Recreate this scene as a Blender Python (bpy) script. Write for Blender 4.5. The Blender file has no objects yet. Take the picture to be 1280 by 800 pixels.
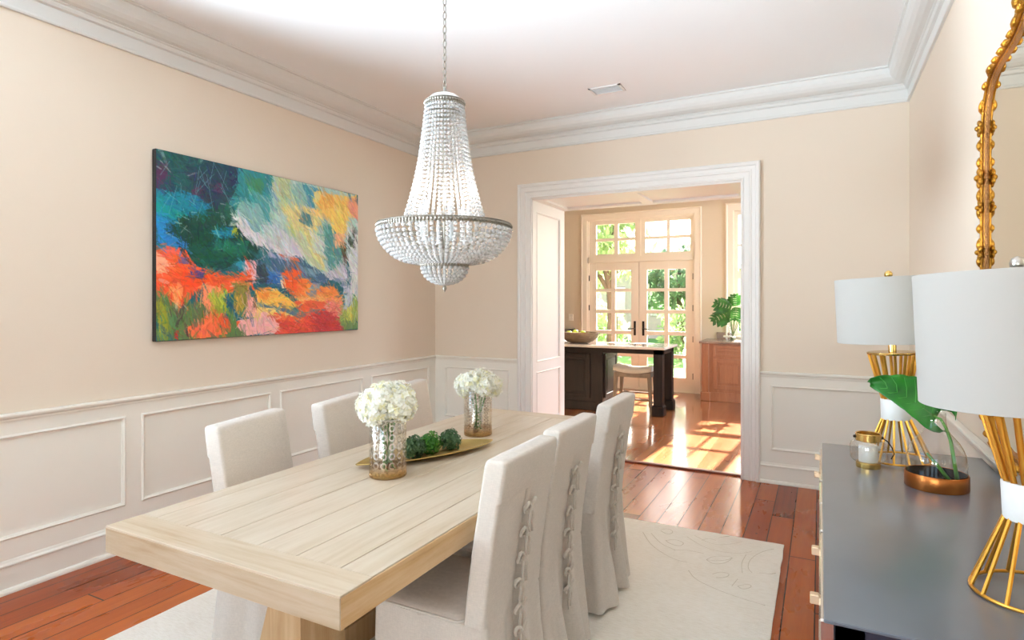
import bpy, math, random
import numpy as np
from mathutils import Vector, Matrix, noise
random.seed(7); rng = np.random.default_rng(11)
scene = bpy.context.scene
COL = scene.collection
PI = math.pi

# ------------------------------------------------------------------ camera, sky, light, exposure
cd = bpy.data.cameras.new('camera'); cam = bpy.data.objects.new('camera', cd); COL.objects.link(cam)
YAW = 27.4238
cam.location = (0, 0, 1.52); cam.rotation_euler = (PI/2, 0, math.radians(YAW))
cd.sensor_width = 36; cd.lens = 742.83/1280*36; cd.shift_y = -(400-377.66)/1280
cd.clip_start = .02; cd.clip_end = 400
scene.camera = cam
scene.view_settings.view_transform = 'Standard'; scene.view_settings.look = 'None'
scene.view_settings.gamma = 1; scene.view_settings.use_curve_mapping = False
scene.view_settings.exposure = 0.36
scene.cycles.max_bounces = 12; scene.cycles.diffuse_bounces = 5; scene.cycles.glossy_bounces = 5
scene.cycles.transmission_bounces = 10; scene.cycles.transparent_max_bounces = 16
scene.cycles.caustics_reflective = True; scene.cycles.caustics_refractive = False
scene.cycles.sample_clamp_indirect = 5; scene.cycles.blur_glossy = .6

SUN_EL, SUN_DX = 32.0, 0.07
w = bpy.data.worlds.new('sky'); scene.world = w; w.use_nodes = True
nt = w.node_tree; nt.nodes.clear()
st = nt.nodes.new('ShaderNodeTexSky'); st.sky_type = 'NISHITA'; st.sun_disc = False
st.sun_elevation = math.radians(SUN_EL); st.sun_rotation = math.atan2(SUN_DX, 1.0)
st.air_density = 1.0; st.dust_density = 2.5; st.ozone_density = 1.0
wb = nt.nodes.new('ShaderNodeBackground'); wb.inputs['Strength'].default_value = 0.8
wo = nt.nodes.new('ShaderNodeOutputWorld')
nt.links.new(st.outputs[0], wb.inputs[0]); nt.links.new(wb.outputs[0], wo.inputs[0])

sd = bpy.data.lights.new('sun', 'SUN'); sd.energy = 52.0; sd.angle = math.radians(.6); sd.color = (1, .95, .86)
so = bpy.data.objects.new('sun', sd); COL.objects.link(so)
# light travels towards -Y, slightly -X, and down
dirv = Vector((-SUN_DX, -1, -math.tan(math.radians(SUN_EL))))
so.rotation_euler = dirv.to_track_quat('-Z', 'Y').to_euler(); so.location = (0, 14, 9)

def area(name, loc, look, sx, sy, power, color=(1, 1, 1), portal=False, spread=180):
    l = bpy.data.lights.new(name, 'AREA'); l.shape = 'RECTANGLE'; l.size = sx; l.size_y = sy
    l.energy = power; l.color = color; l.spread = math.radians(spread)
    if portal: l.cycles.is_portal = True
    o = bpy.data.objects.new(name, l); COL.objects.link(o); o.location = loc
    o.rotation_euler = Vector(look).to_track_quat('-Z', 'Y').to_euler()
    return o
# added fill lamps, out of view: behind, left of the camera, and kitchen side
area('fill_rear_left', (-2.55, -5.75, .95), (0, 1, .75), 1.5, 1.5, 130, (.88, .97, 1))
area('fill_rear_right', (-.75, -5.75, .95), (0, 1, .75), 1.5, 1.5, 130, (.88, .97, 1))
area('fill_left_near', (-4.95, -.55, .55), (1, .72, .8), 2.0, 1.7, 1260, (.69, .85, 1))
area('fill_kitchen_side', (2.34, 8.3, 1.85), (-1, 0, .15), 2.6, 2.0, 120, (.55, .78, 1))
area('portal_doors', (-2.81, 10.35, 1.55), (0, -1, 0), 1.9, 3.0, 1, portal=True)
area('portal_window', (-.5, 10.35, 2.0), (0, -1, 0), 1.5, 2.1, 1, portal=True)

# ------------------------------------------------------------------ node helpers / materials
def new_mat(name):
    m = bpy.data.materials.new(name); m.use_nodes = True
    n = m.node_tree; n.nodes.clear()
    out = n.nodes.new('ShaderNodeOutputMaterial'); b = n.nodes.new('ShaderNodeBsdfPrincipled')
    n.links.new(b.outputs[0], out.inputs[0])
    return m, n, b
def s2l(c):
    return tuple(((v/255)/12.92 if v/255 <= .04045 else ((v/255+.055)/1.055)**2.4) for v in c)
def setp(b, col=None, rough=None, metal=None, spec=None, coat=None, trans=None, ior=None, sheen=None, coat_r=None):
    if col is not None: b.inputs['Base Color'].default_value = (*col, 1)
    if rough is not None: b.inputs['Roughness'].default_value = rough
    if metal is not None: b.inputs['Metallic'].default_value = metal
    if spec is not None: b.inputs['Specular IOR Level'].default_value = spec
    if coat is not None: b.inputs['Coat Weight'].default_value = coat
    if coat_r is not None: b.inputs['Coat Roughness'].default_value = coat_r
    if trans is not None: b.inputs['Transmission Weight'].default_value = trans
    if ior is not None: b.inputs['IOR'].default_value = ior
    if sheen is not None: b.inputs['Sheen Weight'].default_value = sheen
class NT:
    def __init__(s, n): s.n = n
    def node(s, t, **k):
        x = s.n.nodes.new(t)
        for a, v in k.items(): setattr(x, a, v)
        return x
    def L(s, a, b): s.n.links.new(a, b)
    def put(s, inp, v):
        if hasattr(v, 'is_output') or isinstance(v, bpy.types.NodeSocket): s.L(v, inp)
        else: inp.default_value = v
    def math(s, op, a, b=0.0, c=0.0):
        x = s.node('ShaderNodeMath', operation=op)
        s.put(x.inputs[0], a); s.put(x.inputs[1], b)
        if op in ('MULTIPLY_ADD', 'SMOOTH_MIN'): s.put(x.inputs[2], c)
        return x.outputs[0]
    def obj(s): return s.node('ShaderNodeTexCoord').outputs['Object']
    def sep(s, v):
        x = s.node('ShaderNodeSeparateXYZ'); s.L(v, x.inputs[0]); return x.outputs
    def comb(s, a=0., b=0., c=0.):
        x = s.node('ShaderNodeCombineXYZ')
        for i, v in enumerate((a, b, c)): s.put(x.inputs[i], v)
        return x.outputs[0]
    def mapping(s, v, scale=(1, 1, 1), rot=(0, 0, 0), loc=(0, 0, 0)):
        x = s.node('ShaderNodeMapping'); s.L(v, x.inputs[0])
        x.inputs['Scale'].default_value = scale; x.inputs['Rotation'].default_value = rot; x.inputs['Location'].default_value = loc
        return x.outputs[0]
    def noise(s, v, scale=5, detail=3, rough=.5, dist=0):
        x = s.node('ShaderNodeTexNoise'); s.L(v, x.inputs['Vector'])
        x.inputs['Scale'].default_value = scale; x.inputs['Detail'].default_value = detail
        x.inputs['Roughness'].default_value = rough; x.inputs['Distortion'].default_value = dist
        return x.outputs['Fac']
    def white(s, v, dim='3D'):
        x = s.node('ShaderNodeTexWhiteNoise', noise_dimensions=dim)
        s.L(v, x.inputs['W' if dim == '1D' else 'Vector']); return x.outputs['Value']
    def ramp(s, f, stops, interp='LINEAR'):
        x = s.node('ShaderNodeValToRGB'); s.L(f, x.inputs[0]); r = x.color_ramp; r.interpolation = interp
        while len(r.elements) < len(stops): r.elements.new(.5)
        for e, (p, c) in zip(r.elements, stops): e.position = p; e.color = (*c, 1) if len(c) == 3 else c
        return x.outputs[0]
    def mix(s, f, a, b, mode='MIX'):
        x = s.node('ShaderNodeMix', data_type='RGBA', blend_type=mode)
        s.put(x.inputs[0], f)
        for i, v in ((6, a), (7, b)):
            if isinstance(v, tuple): x.inputs[i].default_value = (*v, 1) if len(v) == 3 else v
            else: s.L(v, x.inputs[i])
        return x.outputs[2]
    def bump(s, h, strength=.2, dist=.01):
        x = s.node('ShaderNodeBump'); x.inputs['Strength'].default_value = strength
        x.inputs['Distance'].default_value = dist; s.L(h, x.inputs['Height']); return x.outputs[0]

def plain(name, srgb, rough=.5, metal=0, bump=None, var=0, lin=None, **k):
    m, n, b = new_mat(name); c = lin if lin else s2l(srgb); setp(b, c, rough, metal, **k); t = NT(n)
    if var:
        f = t.noise(t.obj(), 6, 4); d = tuple(max(0, v*(1-var)) for v in c); e = tuple(min(1, v*(1+var)) for v in c)
        t.L(t.ramp(f, [(.3, d), (.7, e)]), b.inputs['Base Color'])
    if bump:
        sc, stg = bump; t.L(t.bump(t.noise(t.obj(), sc, 3), stg, .005), b.inputs['Normal'])
    return m
def fabric(name, srgb, weave=700, strength=.25, dark=.86, tint=None):
    m, n, b = new_mat(name); t = NT(n); c = s2l(srgb); setp(b, c, .92, 0, spec=.2, sheen=.15); o = t.obj()
    a = t.noise(t.mapping(o, (weave, weave, weave*.08)), 1, 2); d = t.noise(t.mapping(o, (weave*.08, weave*.08, weave)), 1, 2)
    f = t.math('MULTIPLY', t.math('ADD', a, d), .5); big = t.noise(o, 9, 3)
    col = t.ramp(f, [(.32, tuple(v*dark for v in c)), (.68, tuple(min(1, v*1.08) for v in c))])
    col = t.mix(t.math('MULTIPLY', big, .14), col, tuple(v*.8 for v in (tint or c)))
    t.L(col, b.inputs['Base Color'])
    h = t.math('ADD', t.math('MULTIPLY', f, .25), t.math('MULTIPLY', t.noise(o, 16, 2), 1.4))
    t.L(t.bump(h, strength, .012), b.inputs['Normal'])
    return m
def glass(name, col=(1, 1, 1), rough=0.0, ior=1.45):
    m, n, b = new_mat(name); setp(b, col, rough, 0, trans=1, ior=ior); return m
def thin_fresnel(t, f0, f1):
    lw = t.node('ShaderNodeLayerWeight'); lw.inputs['Blend'].default_value = .5
    return t.math('ADD', f0, t.math('MULTIPLY', t.math('POWER', lw.outputs['Facing'], 4.0), f1))
def pane_glass(name):   # thin window pane: mostly clear, a weak mirror
    m, n, b = new_mat(name); t = NT(n); out = [x for x in n.nodes if x.type == 'OUTPUT_MATERIAL'][0]
    tr = t.node('ShaderNodeBsdfTransparent'); gl = t.node('ShaderNodeBsdfGlossy'); gl.inputs['Roughness'].default_value = .02
    mx = t.node('ShaderNodeMixShader'); fr = thin_fresnel(t, .05, .5)
    t.L(fr, mx.inputs[0]); t.L(tr.outputs[0], mx.inputs[1]); t.L(gl.outputs[0], mx.inputs[2]); t.L(mx.outputs[0], out.inputs[0])
    n.nodes.remove(b); return m
def thin_clear(name, tint=(1, 1, 1), ior=.06):
    m, n, b = new_mat(name); t = NT(n); out = [x for x in n.nodes if x.type == 'OUTPUT_MATERIAL'][0]
    tr = t.node('ShaderNodeBsdfTransparent'); tr.inputs[0].default_value = (*tint, 1)
    gl = t.node('ShaderNodeBsdfGlossy'); gl.inputs['Roughness'].default_value = .03
    mx = t.node('ShaderNodeMixShader'); fr = thin_fresnel(t, ior, 1.0)
    t.L(fr, mx.inputs[0]); t.L(tr.outputs[0], mx.inputs[1]); t.L(gl.outputs[0], mx.inputs[2]); t.L(mx.outputs[0], out.inputs[0])
    n.nodes.remove(b); return m

def plank_floor(name, width, length, stops, gapcol, rough, gap=.018, coat=.0, gloss_var=.12, bumps=.25, knots=False, coat_r=.1):
    m, n, b = new_mat(name); t = NT(n); o = t.obj(); x, y, z = t.sep(o)
    xs = t.math('ADD', t.math('DIVIDE', x, width), t.math('MULTIPLY', t.noise(t.comb(x, 0., 0.), 1.3, 0), .35))
    i = t.math('FLOOR', xs); fx = t.math('FRACT', xs)
    off = t.math('MULTIPLY', t.white(i, '1D'), length*3)
    ys = t.math('DIVIDE', t.math('ADD', y, off), length); j = t.math('FLOOR', ys); fy = t.math('FRACT', ys)
    r = t.white(t.comb(i, j, 0.))
    grain = t.noise(t.comb(t.math('ADD', t.math('MULTIPLY', x, 34), t.math('MULTIPLY', r, 50)), t.math('MULTIPLY', y, 1.6), r), 1.0, 5, .6, .6)
    blot = t.noise(t.comb(t.math('MULTIPLY', x, 5), t.math('MULTIPLY', y, 1.6), r), 1.0, 4, .6)
    f = t.math('ADD', t.math('MULTIPLY', r, .45), t.math('ADD', t.math('MULTIPLY', grain, .35), t.math('MULTIPLY', blot, .3)))
    col = t.ramp(f, stops)
    if knots:
        v = t.node('ShaderNodeTexVoronoi'); t.L(t.comb(t.math('MULTIPLY', x, 4.2), t.math('MULTIPLY', y, 2.2), 0.), v.inputs['Vector']); v.inputs['Scale'].default_value = 1
        k = t.math('LESS_THAN', v.outputs['Distance'], .032)
        col = t.mix(t.math('MULTIPLY', k, .65), col, gapcol)
    wav = t.noise(t.comb(t.math('MULTIPLY', i, 7.), t.math('MULTIPLY', y, 4), 0.), 1, 3)
    gw = t.math('MULTIPLY', t.math('ADD', .55, t.math('MULTIPLY', wav, .8)), gap)
    gx = t.math('LESS_THAN', t.math('MINIMUM', fx, t.math('SUBTRACT', 1., fx)), gw)
    gy = t.math('LESS_THAN', t.math('MINIMUM', fy, t.math('SUBTRACT', 1., fy)), .0016)
    g = t.math('MAXIMUM', gx, gy)
    t.L(t.mix(g, col, gapcol), b.inputs['Base Color'])
    t.L(t.math('ADD', rough, t.math('MULTIPLY', blot, gloss_var)), b.inputs['Roughness'])
    h = t.math('SUBTRACT', t.math('MULTIPLY', grain, .25), t.math('MULTIPLY', g, 1.))
    h = t.math('ADD', h, t.math('MULTIPLY', t.math('SUBTRACT', r, .5), .3))
    t.L(t.bump(h, bumps, .004), b.inputs['Normal'])
    setp(b, coat=coat, coat_r=coat_r, spec=.1); b.inputs['Coat IOR'].default_value = 1.65; t.L(t.math('MULTIPLY', coat, t.math('SUBTRACT', 1., g)), b.inputs['Coat Weight'])
    return m
def wood(name, stops, axis=1, rough=.45, scale=1.0, strength=.15, coat=0):
    m, n, b = new_mat(name); t = NT(n); o = t.obj()
    sc = [26*scale]*3; sc[axis] = 1.3*scale
    sc2 = [5*scale]*3; sc2[axis] = .9*scale
    g = t.noise(t.mapping(o, tuple(sc)), 1, 6, .62, 1.6); big = t.noise(t.mapping(o, tuple(sc2)), 2.2, 6, .68)
    f = t.math('ADD', t.math('MULTIPLY', g, .45), t.math('MULTIPLY', big, .55))
    t.L(t.ramp(f, stops), b.inputs['Base Color']); setp(b, rough=rough, coat=coat, coat_r=.2)
    t.L(t.bump(g, strength, .003), b.inputs['Normal'])
    return m

M = {}
M['wall'] = plain('painted_beige_wall', (226, 210, 191), .85, bump=(180, .03))
M['wainscot'] = plain('painted_wainscot', (239, 235, 224), .5, bump=(60, .02))
M['trim'] = plain('white_trim_paint', (234, 230, 224), .42)
M['crown'] = plain('white_crown_paint', (222, 220, 215), .6)
M['ceiling'] = plain('white_ceiling_paint', (244, 244, 243), .9, bump=(120, .02))
M['kitchen_wall'] = plain('kitchen_beige_wall', (214, 199, 177), .85, bump=(150, .03))
M['kitchen_trim'] = plain('kitchen_cream_trim', (238, 226, 208), .42)
M['floor'] = plank_floor('old_pine_planks', .14, 2.6, [(.22, s2l((94, 34, 6))), (.45, s2l((138, 56, 8))), (.62, s2l((158, 72, 14))), (.85, s2l((180, 94, 26)))], s2l((30, 10, 5)), .22, .022, coat=.32, knots=True, coat_r=.18)
M['kitchen_floor'] = plank_floor('kitchen_oak_strips', .083, 1.2, [(.25, s2l((122, 68, 38))), (.5, s2l((144, 86, 52))), (.8, s2l((164, 106, 68)))], s2l((110, 55, 28)), .13, .01, coat=.5, gloss_var=.08, bumps=.08)
M['threshold'] = wood('dark_red_threshold', [(.3, s2l((92, 38, 20))), (.7, s2l((128, 58, 30)))], 0, .35)
M['linen'] = fabric('oatmeal_linen', (212, 201, 189))
M['linen_seat'] = fabric('oatmeal_linen_seat', (200, 186, 173))
M['tie'] = fabric('linen_tie', (204, 193, 180), 500, .15)
M['dark_leg'] = plain('dark_stained_leg', (40, 27, 20), .4)
M['table'] = wood('whitewashed_table_top', [(.26, s2l((173, 143, 111))), (.38, s2l((193, 173, 146))), (.52, s2l((205, 188, 166))), (.7, s2l((213, 200, 180)))], 1, .34, .8, .12, coat=.12)
M['table_end'] = wood('whitewashed_table_end', [(.26, s2l((164, 129, 93))), (.4, s2l((190, 167, 137))), (.54, s2l((203, 185, 161))), (.72, s2l((212, 198, 177)))], 0, .38, .8, .12, coat=.1)
M['seam'] = plain('dark_wood_seam', (120, 84, 52), .8)
M['table_apron'] = wood('tan_table_end_edge', [(.26, s2l((149, 115, 78))), (.4, s2l((177, 151, 119))), (.56, s2l((192, 173, 147))), (.74, s2l((201, 186, 166)))], 0, .42, .8, .12)
M['table_side'] = wood('tan_table_edge', [(.28, s2l((170, 122, 72))), (.42, s2l((206, 166, 116))), (.58, s2l((222, 192, 150))), (.75, s2l((232, 212, 180)))], 1, .42, .8, .15)
M['trestle'] = wood('honey_trestle', [(.3, s2l((176, 132, 84))), (.55, s2l((204, 170, 126))), (.75, s2l((222, 196, 158)))], 2, .42, .8, .12)
def rug_mat():
    m, n, b = new_mat('cream_wool_rug'); t = NT(n); o = t.obj(); setp(b, None, .95, spec=.15, sheen=.2)
    a = t.noise(t.mapping(o, (26, 150, 10)), 1, 3); c = t.noise(o, 2.2, 4); d = t.noise(o, 420, 2)
    f = t.math('ADD', t.math('MULTIPLY', a, .45), t.math('ADD', t.math('MULTIPLY', c, .3), t.math('MULTIPLY', d, .25)))
    t.L(t.ramp(f, [(.3, s2l((222, 212, 195))), (.5, s2l((238, 231, 218))), (.7, s2l((246, 241, 232)))]), b.inputs['Base Color'])
    t.L(t.bump(f, .5, .008), b.inputs['Normal']); return m
M['rug'] = rug_mat()
M['rug_carve'] = plain('rug_carving', (206, 195, 176), .95)
M['pewter'] = plain('aged_pewter', (150, 143, 132), .38, .85, bump=(300, .3))
M['white_enamel'] = plain('white_enamel', (238, 236, 232), .35)
def crystal():
    m, n, b = new_mat('faceted_crystal'); setp(b, (.97, .965, .95), .03, 0, spec=.8, trans=.58, ior=1.5, coat=.8, coat_r=.02); return m
M['crystal'] = crystal()
M['candle_tube'] = plain('white_candle_tube', (232, 236, 238), .4)
M['canvas_edge'] = plain('black_canvas_edge', (22, 18, 16), .6)
M['navy'] = plain('navy_lacquer_top_sheen', (96, 102, 111), .3, var=.05, coat=.6, coat_r=.16)  # navy lightened to grey: reflected sheen put into the base colour
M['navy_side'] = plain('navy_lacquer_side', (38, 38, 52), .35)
M['mirror_front'] = plain('silvered_drawer_front', (226, 220, 214), .12, .9)
M['champagne'] = plain('champagne_pull', (232, 205, 170), .35, .7)
M['gold'] = plain('brushed_gold', (222, 165, 70), .32, .95, bump=(140, .12), var=.12)
M['gold_pale'] = plain('polished_gold', (226, 188, 112), .22, .95)
M['silver'] = plain('satin_nickel', (200, 194, 186), .28, .95)
def shade_mat():
    m, n, b = new_mat('white_linen_shade'); t = NT(n); o = t.obj(); setp(b, s2l((198, 194, 188)), .9, spec=.15)
    a = t.noise(t.mapping(o, (60, 60, 900)), 1, 2); t.L(t.bump(a, .12, .002), b.inputs['Normal'])
    out = [x for x in n.nodes if x.type == 'OUTPUT_MATERIAL'][0]
    tl = t.node('ShaderNodeBsdfTranslucent'); tl.inputs[0].default_value = (*s2l((238, 236, 230)), 1)
    mx = t.node('ShaderNodeMixShader'); mx.inputs[0].default_value = .3
    t.L(b.outputs[0], mx.inputs[1]); t.L(tl.outputs[0], mx.inputs[2]); t.L(mx.outputs[0], out.inputs[0]); return m
M['shade'] = shade_mat()
M['ceramic'] = plain('white_ceramic_wrap', (228, 226, 222), .55, bump=(200, .08))
M['copper'] = plain('copper_band', (186, 112, 56), .28, .92, var=.15, bump=(60, .05))
M['dark_liquid'] = plain('dark_cup_inside', (28, 20, 16), .25)
M['jar_glass'] = thin_clear('jar_glass', (.95, .95, .94), .13)
M['vase_clear'] = thin_clear('bottle_glass', (.965, .96, .945), .075)
M['pane'] = pane_glass('window_pane')
M['wax'] = plain('white_wax', (244, 240, 232), .5)
def leaf_mat(name, a, bcol, rough=.4, trans=.25, sc=14):
    m, n, b = new_mat(name); t = NT(n); o = t.obj(); setp(b, None, rough)
    c = t.ramp(t.noise(o, sc, 3), [(.3, s2l(a)), (.7, s2l(bcol))]); t.L(c, b.inputs['Base Color'])
    out = [x for x in n.nodes if x.type == 'OUTPUT_MATERIAL'][0]
    tl = t.node('ShaderNodeBsdfTranslucent'); t.L(c, tl.inputs[0])
    mx = t.node('ShaderNodeMixShader'); mx.inputs[0].default_value = trans
    t.L(b.outputs[0], mx.inputs[1]); t.L(tl.outputs[0], mx.inputs[2]); t.L(mx.outputs[0], out.inputs[0]); return m
M['leaf'] = leaf_mat('broad_green_leaf', (16, 96, 24), (52, 150, 40), .32, .25, 9)
M['vein'] = plain('pale_leaf_vein', (70, 158, 56), .45)
M['stem'] = plain('green_stem', (72, 128, 44), .45)
M['box_a'] = leaf_mat('boxwood_dark', (34, 66, 34), (92, 124, 78), .5, .15, 60)
M['box_b'] = leaf_mat('boxwood_bright', (30, 92, 22), (86, 150, 46), .5, .2, 60)
M['petal'] = leaf_mat('white_petals', (244, 242, 226), (252, 251, 246), .6, .35, 30)
M['petal_warm'] = leaf_mat('cream_petals', (232, 226, 176), (248, 244, 222), .6, .35, 30)
M['plant_leaf'] = leaf_mat('monstera_leaf', (28, 74, 28), (66, 124, 48), .35, .25, 12)
M['plant_leaf_lit'] = leaf_mat('lit_monstera_leaf', (88, 148, 34), (150, 196, 60), .4, .5, 12)  # lit copy of the monstera leaf, brightness put into the green
M['tray'] = plain('hammered_gold_tray', (186, 160, 98), .42, .85, bump=(170, .5), var=.12)
def mercury(name, rows, dots):
    m, n, b = new_mat(name); t = NT(n); o = t.obj(); x, y, z = t.sep(o)
    ang = t.math('ARCTAN2', y, x)
    col_i = t.math('FRACT', t.math('MULTIPLY', ang, dots/(2*PI)))
    cx = t.math('ABSOLUTE', t.math('SUBTRACT', col_i, .5))
    zr = t.math('FRACT', t.math('MULTIPLY', z, rows)); cz = t.math('ABSOLUTE', t.math('SUBTRACT', zr, .5))
    dd = t.math('ADD', t.math('MULTIPLY', cx, cx), t.math('MULTIPLY', cz, cz))
    ring = t.math('MULTIPLY', t.math('LESS_THAN', dd, .15), t.math('GREATER_THAN', dd, .05))
    nz = t.noise(t.mapping(o, (30, 30, 14)), 1, 4, .6, .5)
    patch = t.math('GREATER_THAN', nz, .56)
    dots_f = t.math('MULTIPLY', ring, t.math('GREATER_THAN', nz, .42))
    base = t.math('LESS_THAN', z, .045)
    f = t.math('MINIMUM', 1., t.math('ADD', t.math('MULTIPLY', dots_f, .7), t.math('ADD', t.math('MULTIPLY', patch, .28), t.math('MULTIPLY', base, .55))))
    f = t.math('ADD', .07, t.math('MULTIPLY', f, .62))
    met = t.node('ShaderNodeBsdfPrincipled'); met.inputs['Metallic'].default_value = .9; met.inputs['Roughness'].default_value = .16
    t.L(t.mix(t.ramp(z, [(.02, (1, 1, 1)), (.09, (0, 0, 0))]), s2l((226, 224, 220)), s2l((196, 156, 96))), met.inputs['Base Color'])
    t.L(t.bump(t.math('ADD', dots_f, nz), .4, .003), met.inputs['Normal'])
    out = [q for q in n.nodes if q.type == 'OUTPUT_MATERIAL'][0]
    tr = t.node('ShaderNodeBsdfTransparent'); tr.inputs[0].default_value = (.965, .945, .91, 1)
    mx = t.node('ShaderNodeMixShader'); t.L(f, mx.inputs[0]); t.L(tr.outputs[0], mx.inputs[1]); t.L(met.outputs[0], mx.inputs[2])
    t.L(mx.outputs[0], out.inputs[0]); n.nodes.remove(b); return m
M['mercury_a'] = mercury('mercury_glass_rings', 26, 14)
M['mercury_b'] = mercury('mercury_glass_beads', 52, 11)
M['looking_glass'] = plain('mirror_glass', (222, 212, 190), .01, 1.0)
M['gilt'] = plain('antique_gilt', (196, 138, 48), .38, .8, bump=(90, .8), var=.4)
M['gilt_rail'] = plain('rose_gilt_rail', (176, 122, 72), .38, .75, bump=(220, .8), var=.3)
M['island'] = wood('dark_espresso_cabinet', [(.3, s2l((24, 18, 16))), (.7, s2l((46, 35, 30)))], 2, .42, 1, .05)
[setattr(q.inputs['Specular IOR Level'], 'default_value', .15) for q in M['island'].node_tree.nodes if q.type == 'BSDF_PRINCIPLED']
M['counter'] = plain('pale_stone_counter', (226, 220, 212), .12, var=.05, coat=.3)
M['stool_wood'] = wood('weathered_grey_oak', [(.3, s2l((92, 78, 60))), (.7, s2l((140, 122, 98)))], 2, .5)
M['stool_seat'] = fabric('stool_linen', (206, 194, 176))
M['cherry'] = wood('cherry_cabinet', [(.3, s2l((142, 86, 52))), (.55, s2l((168, 108, 70))), (.8, s2l((186, 128, 88)))], 2, .35, 1, .05, coat=.2)
M['granite'] = plain('brown_granite', (150, 122, 104), .2, var=.25)
M['bronze'] = plain('dark_bronze', (46, 36, 30), .4, .7)
M['wood_bowl'] = wood('carved_wood_bowl', [(.3, s2l((92, 68, 48))), (.5, s2l((134, 108, 82))), (.75, s2l((166, 142, 112)))], 0, .6, 2, .3)
M['apple'] = plain('green_apple', (176, 200, 70), .3, var=.12)
M['plate'] = plain('white_switch_plate', (240, 232, 218), .4)
M['vent'] = plain('grey_vent', (236, 234, 231), .5)
M['lawn'] = plain('lawn', (98, 142, 52), .95, var=.3, bump=(40, .4))
M['paving'] = plain('pale_paving', (196, 186, 172), .9, var=.1)
M['bark'] = plain('bark', (84, 66, 50), .9, var=.3, bump=(20, .6))
M['fol_dark'] = leaf_mat('dark_foliage', (58, 86, 60), (128, 156, 116), .6, .5, 2)
M['fol_mid'] = leaf_mat('mid_foliage', (96, 124, 72), (176, 196, 134), .6, .5, 2)
M['fol_pale'] = leaf_mat('pale_foliage', (142, 168, 108), (214, 226, 178), .6, .5, 2)
M['bench'] = plain('white_bench_paint', (226, 230, 236), .5)
M['brick'] = plain('pink_neighbour_wall', (206, 176, 160), .9, var=.06)
M['roof'] = plain('grey_roof', (120, 116, 116), .8, var=.1)

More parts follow.
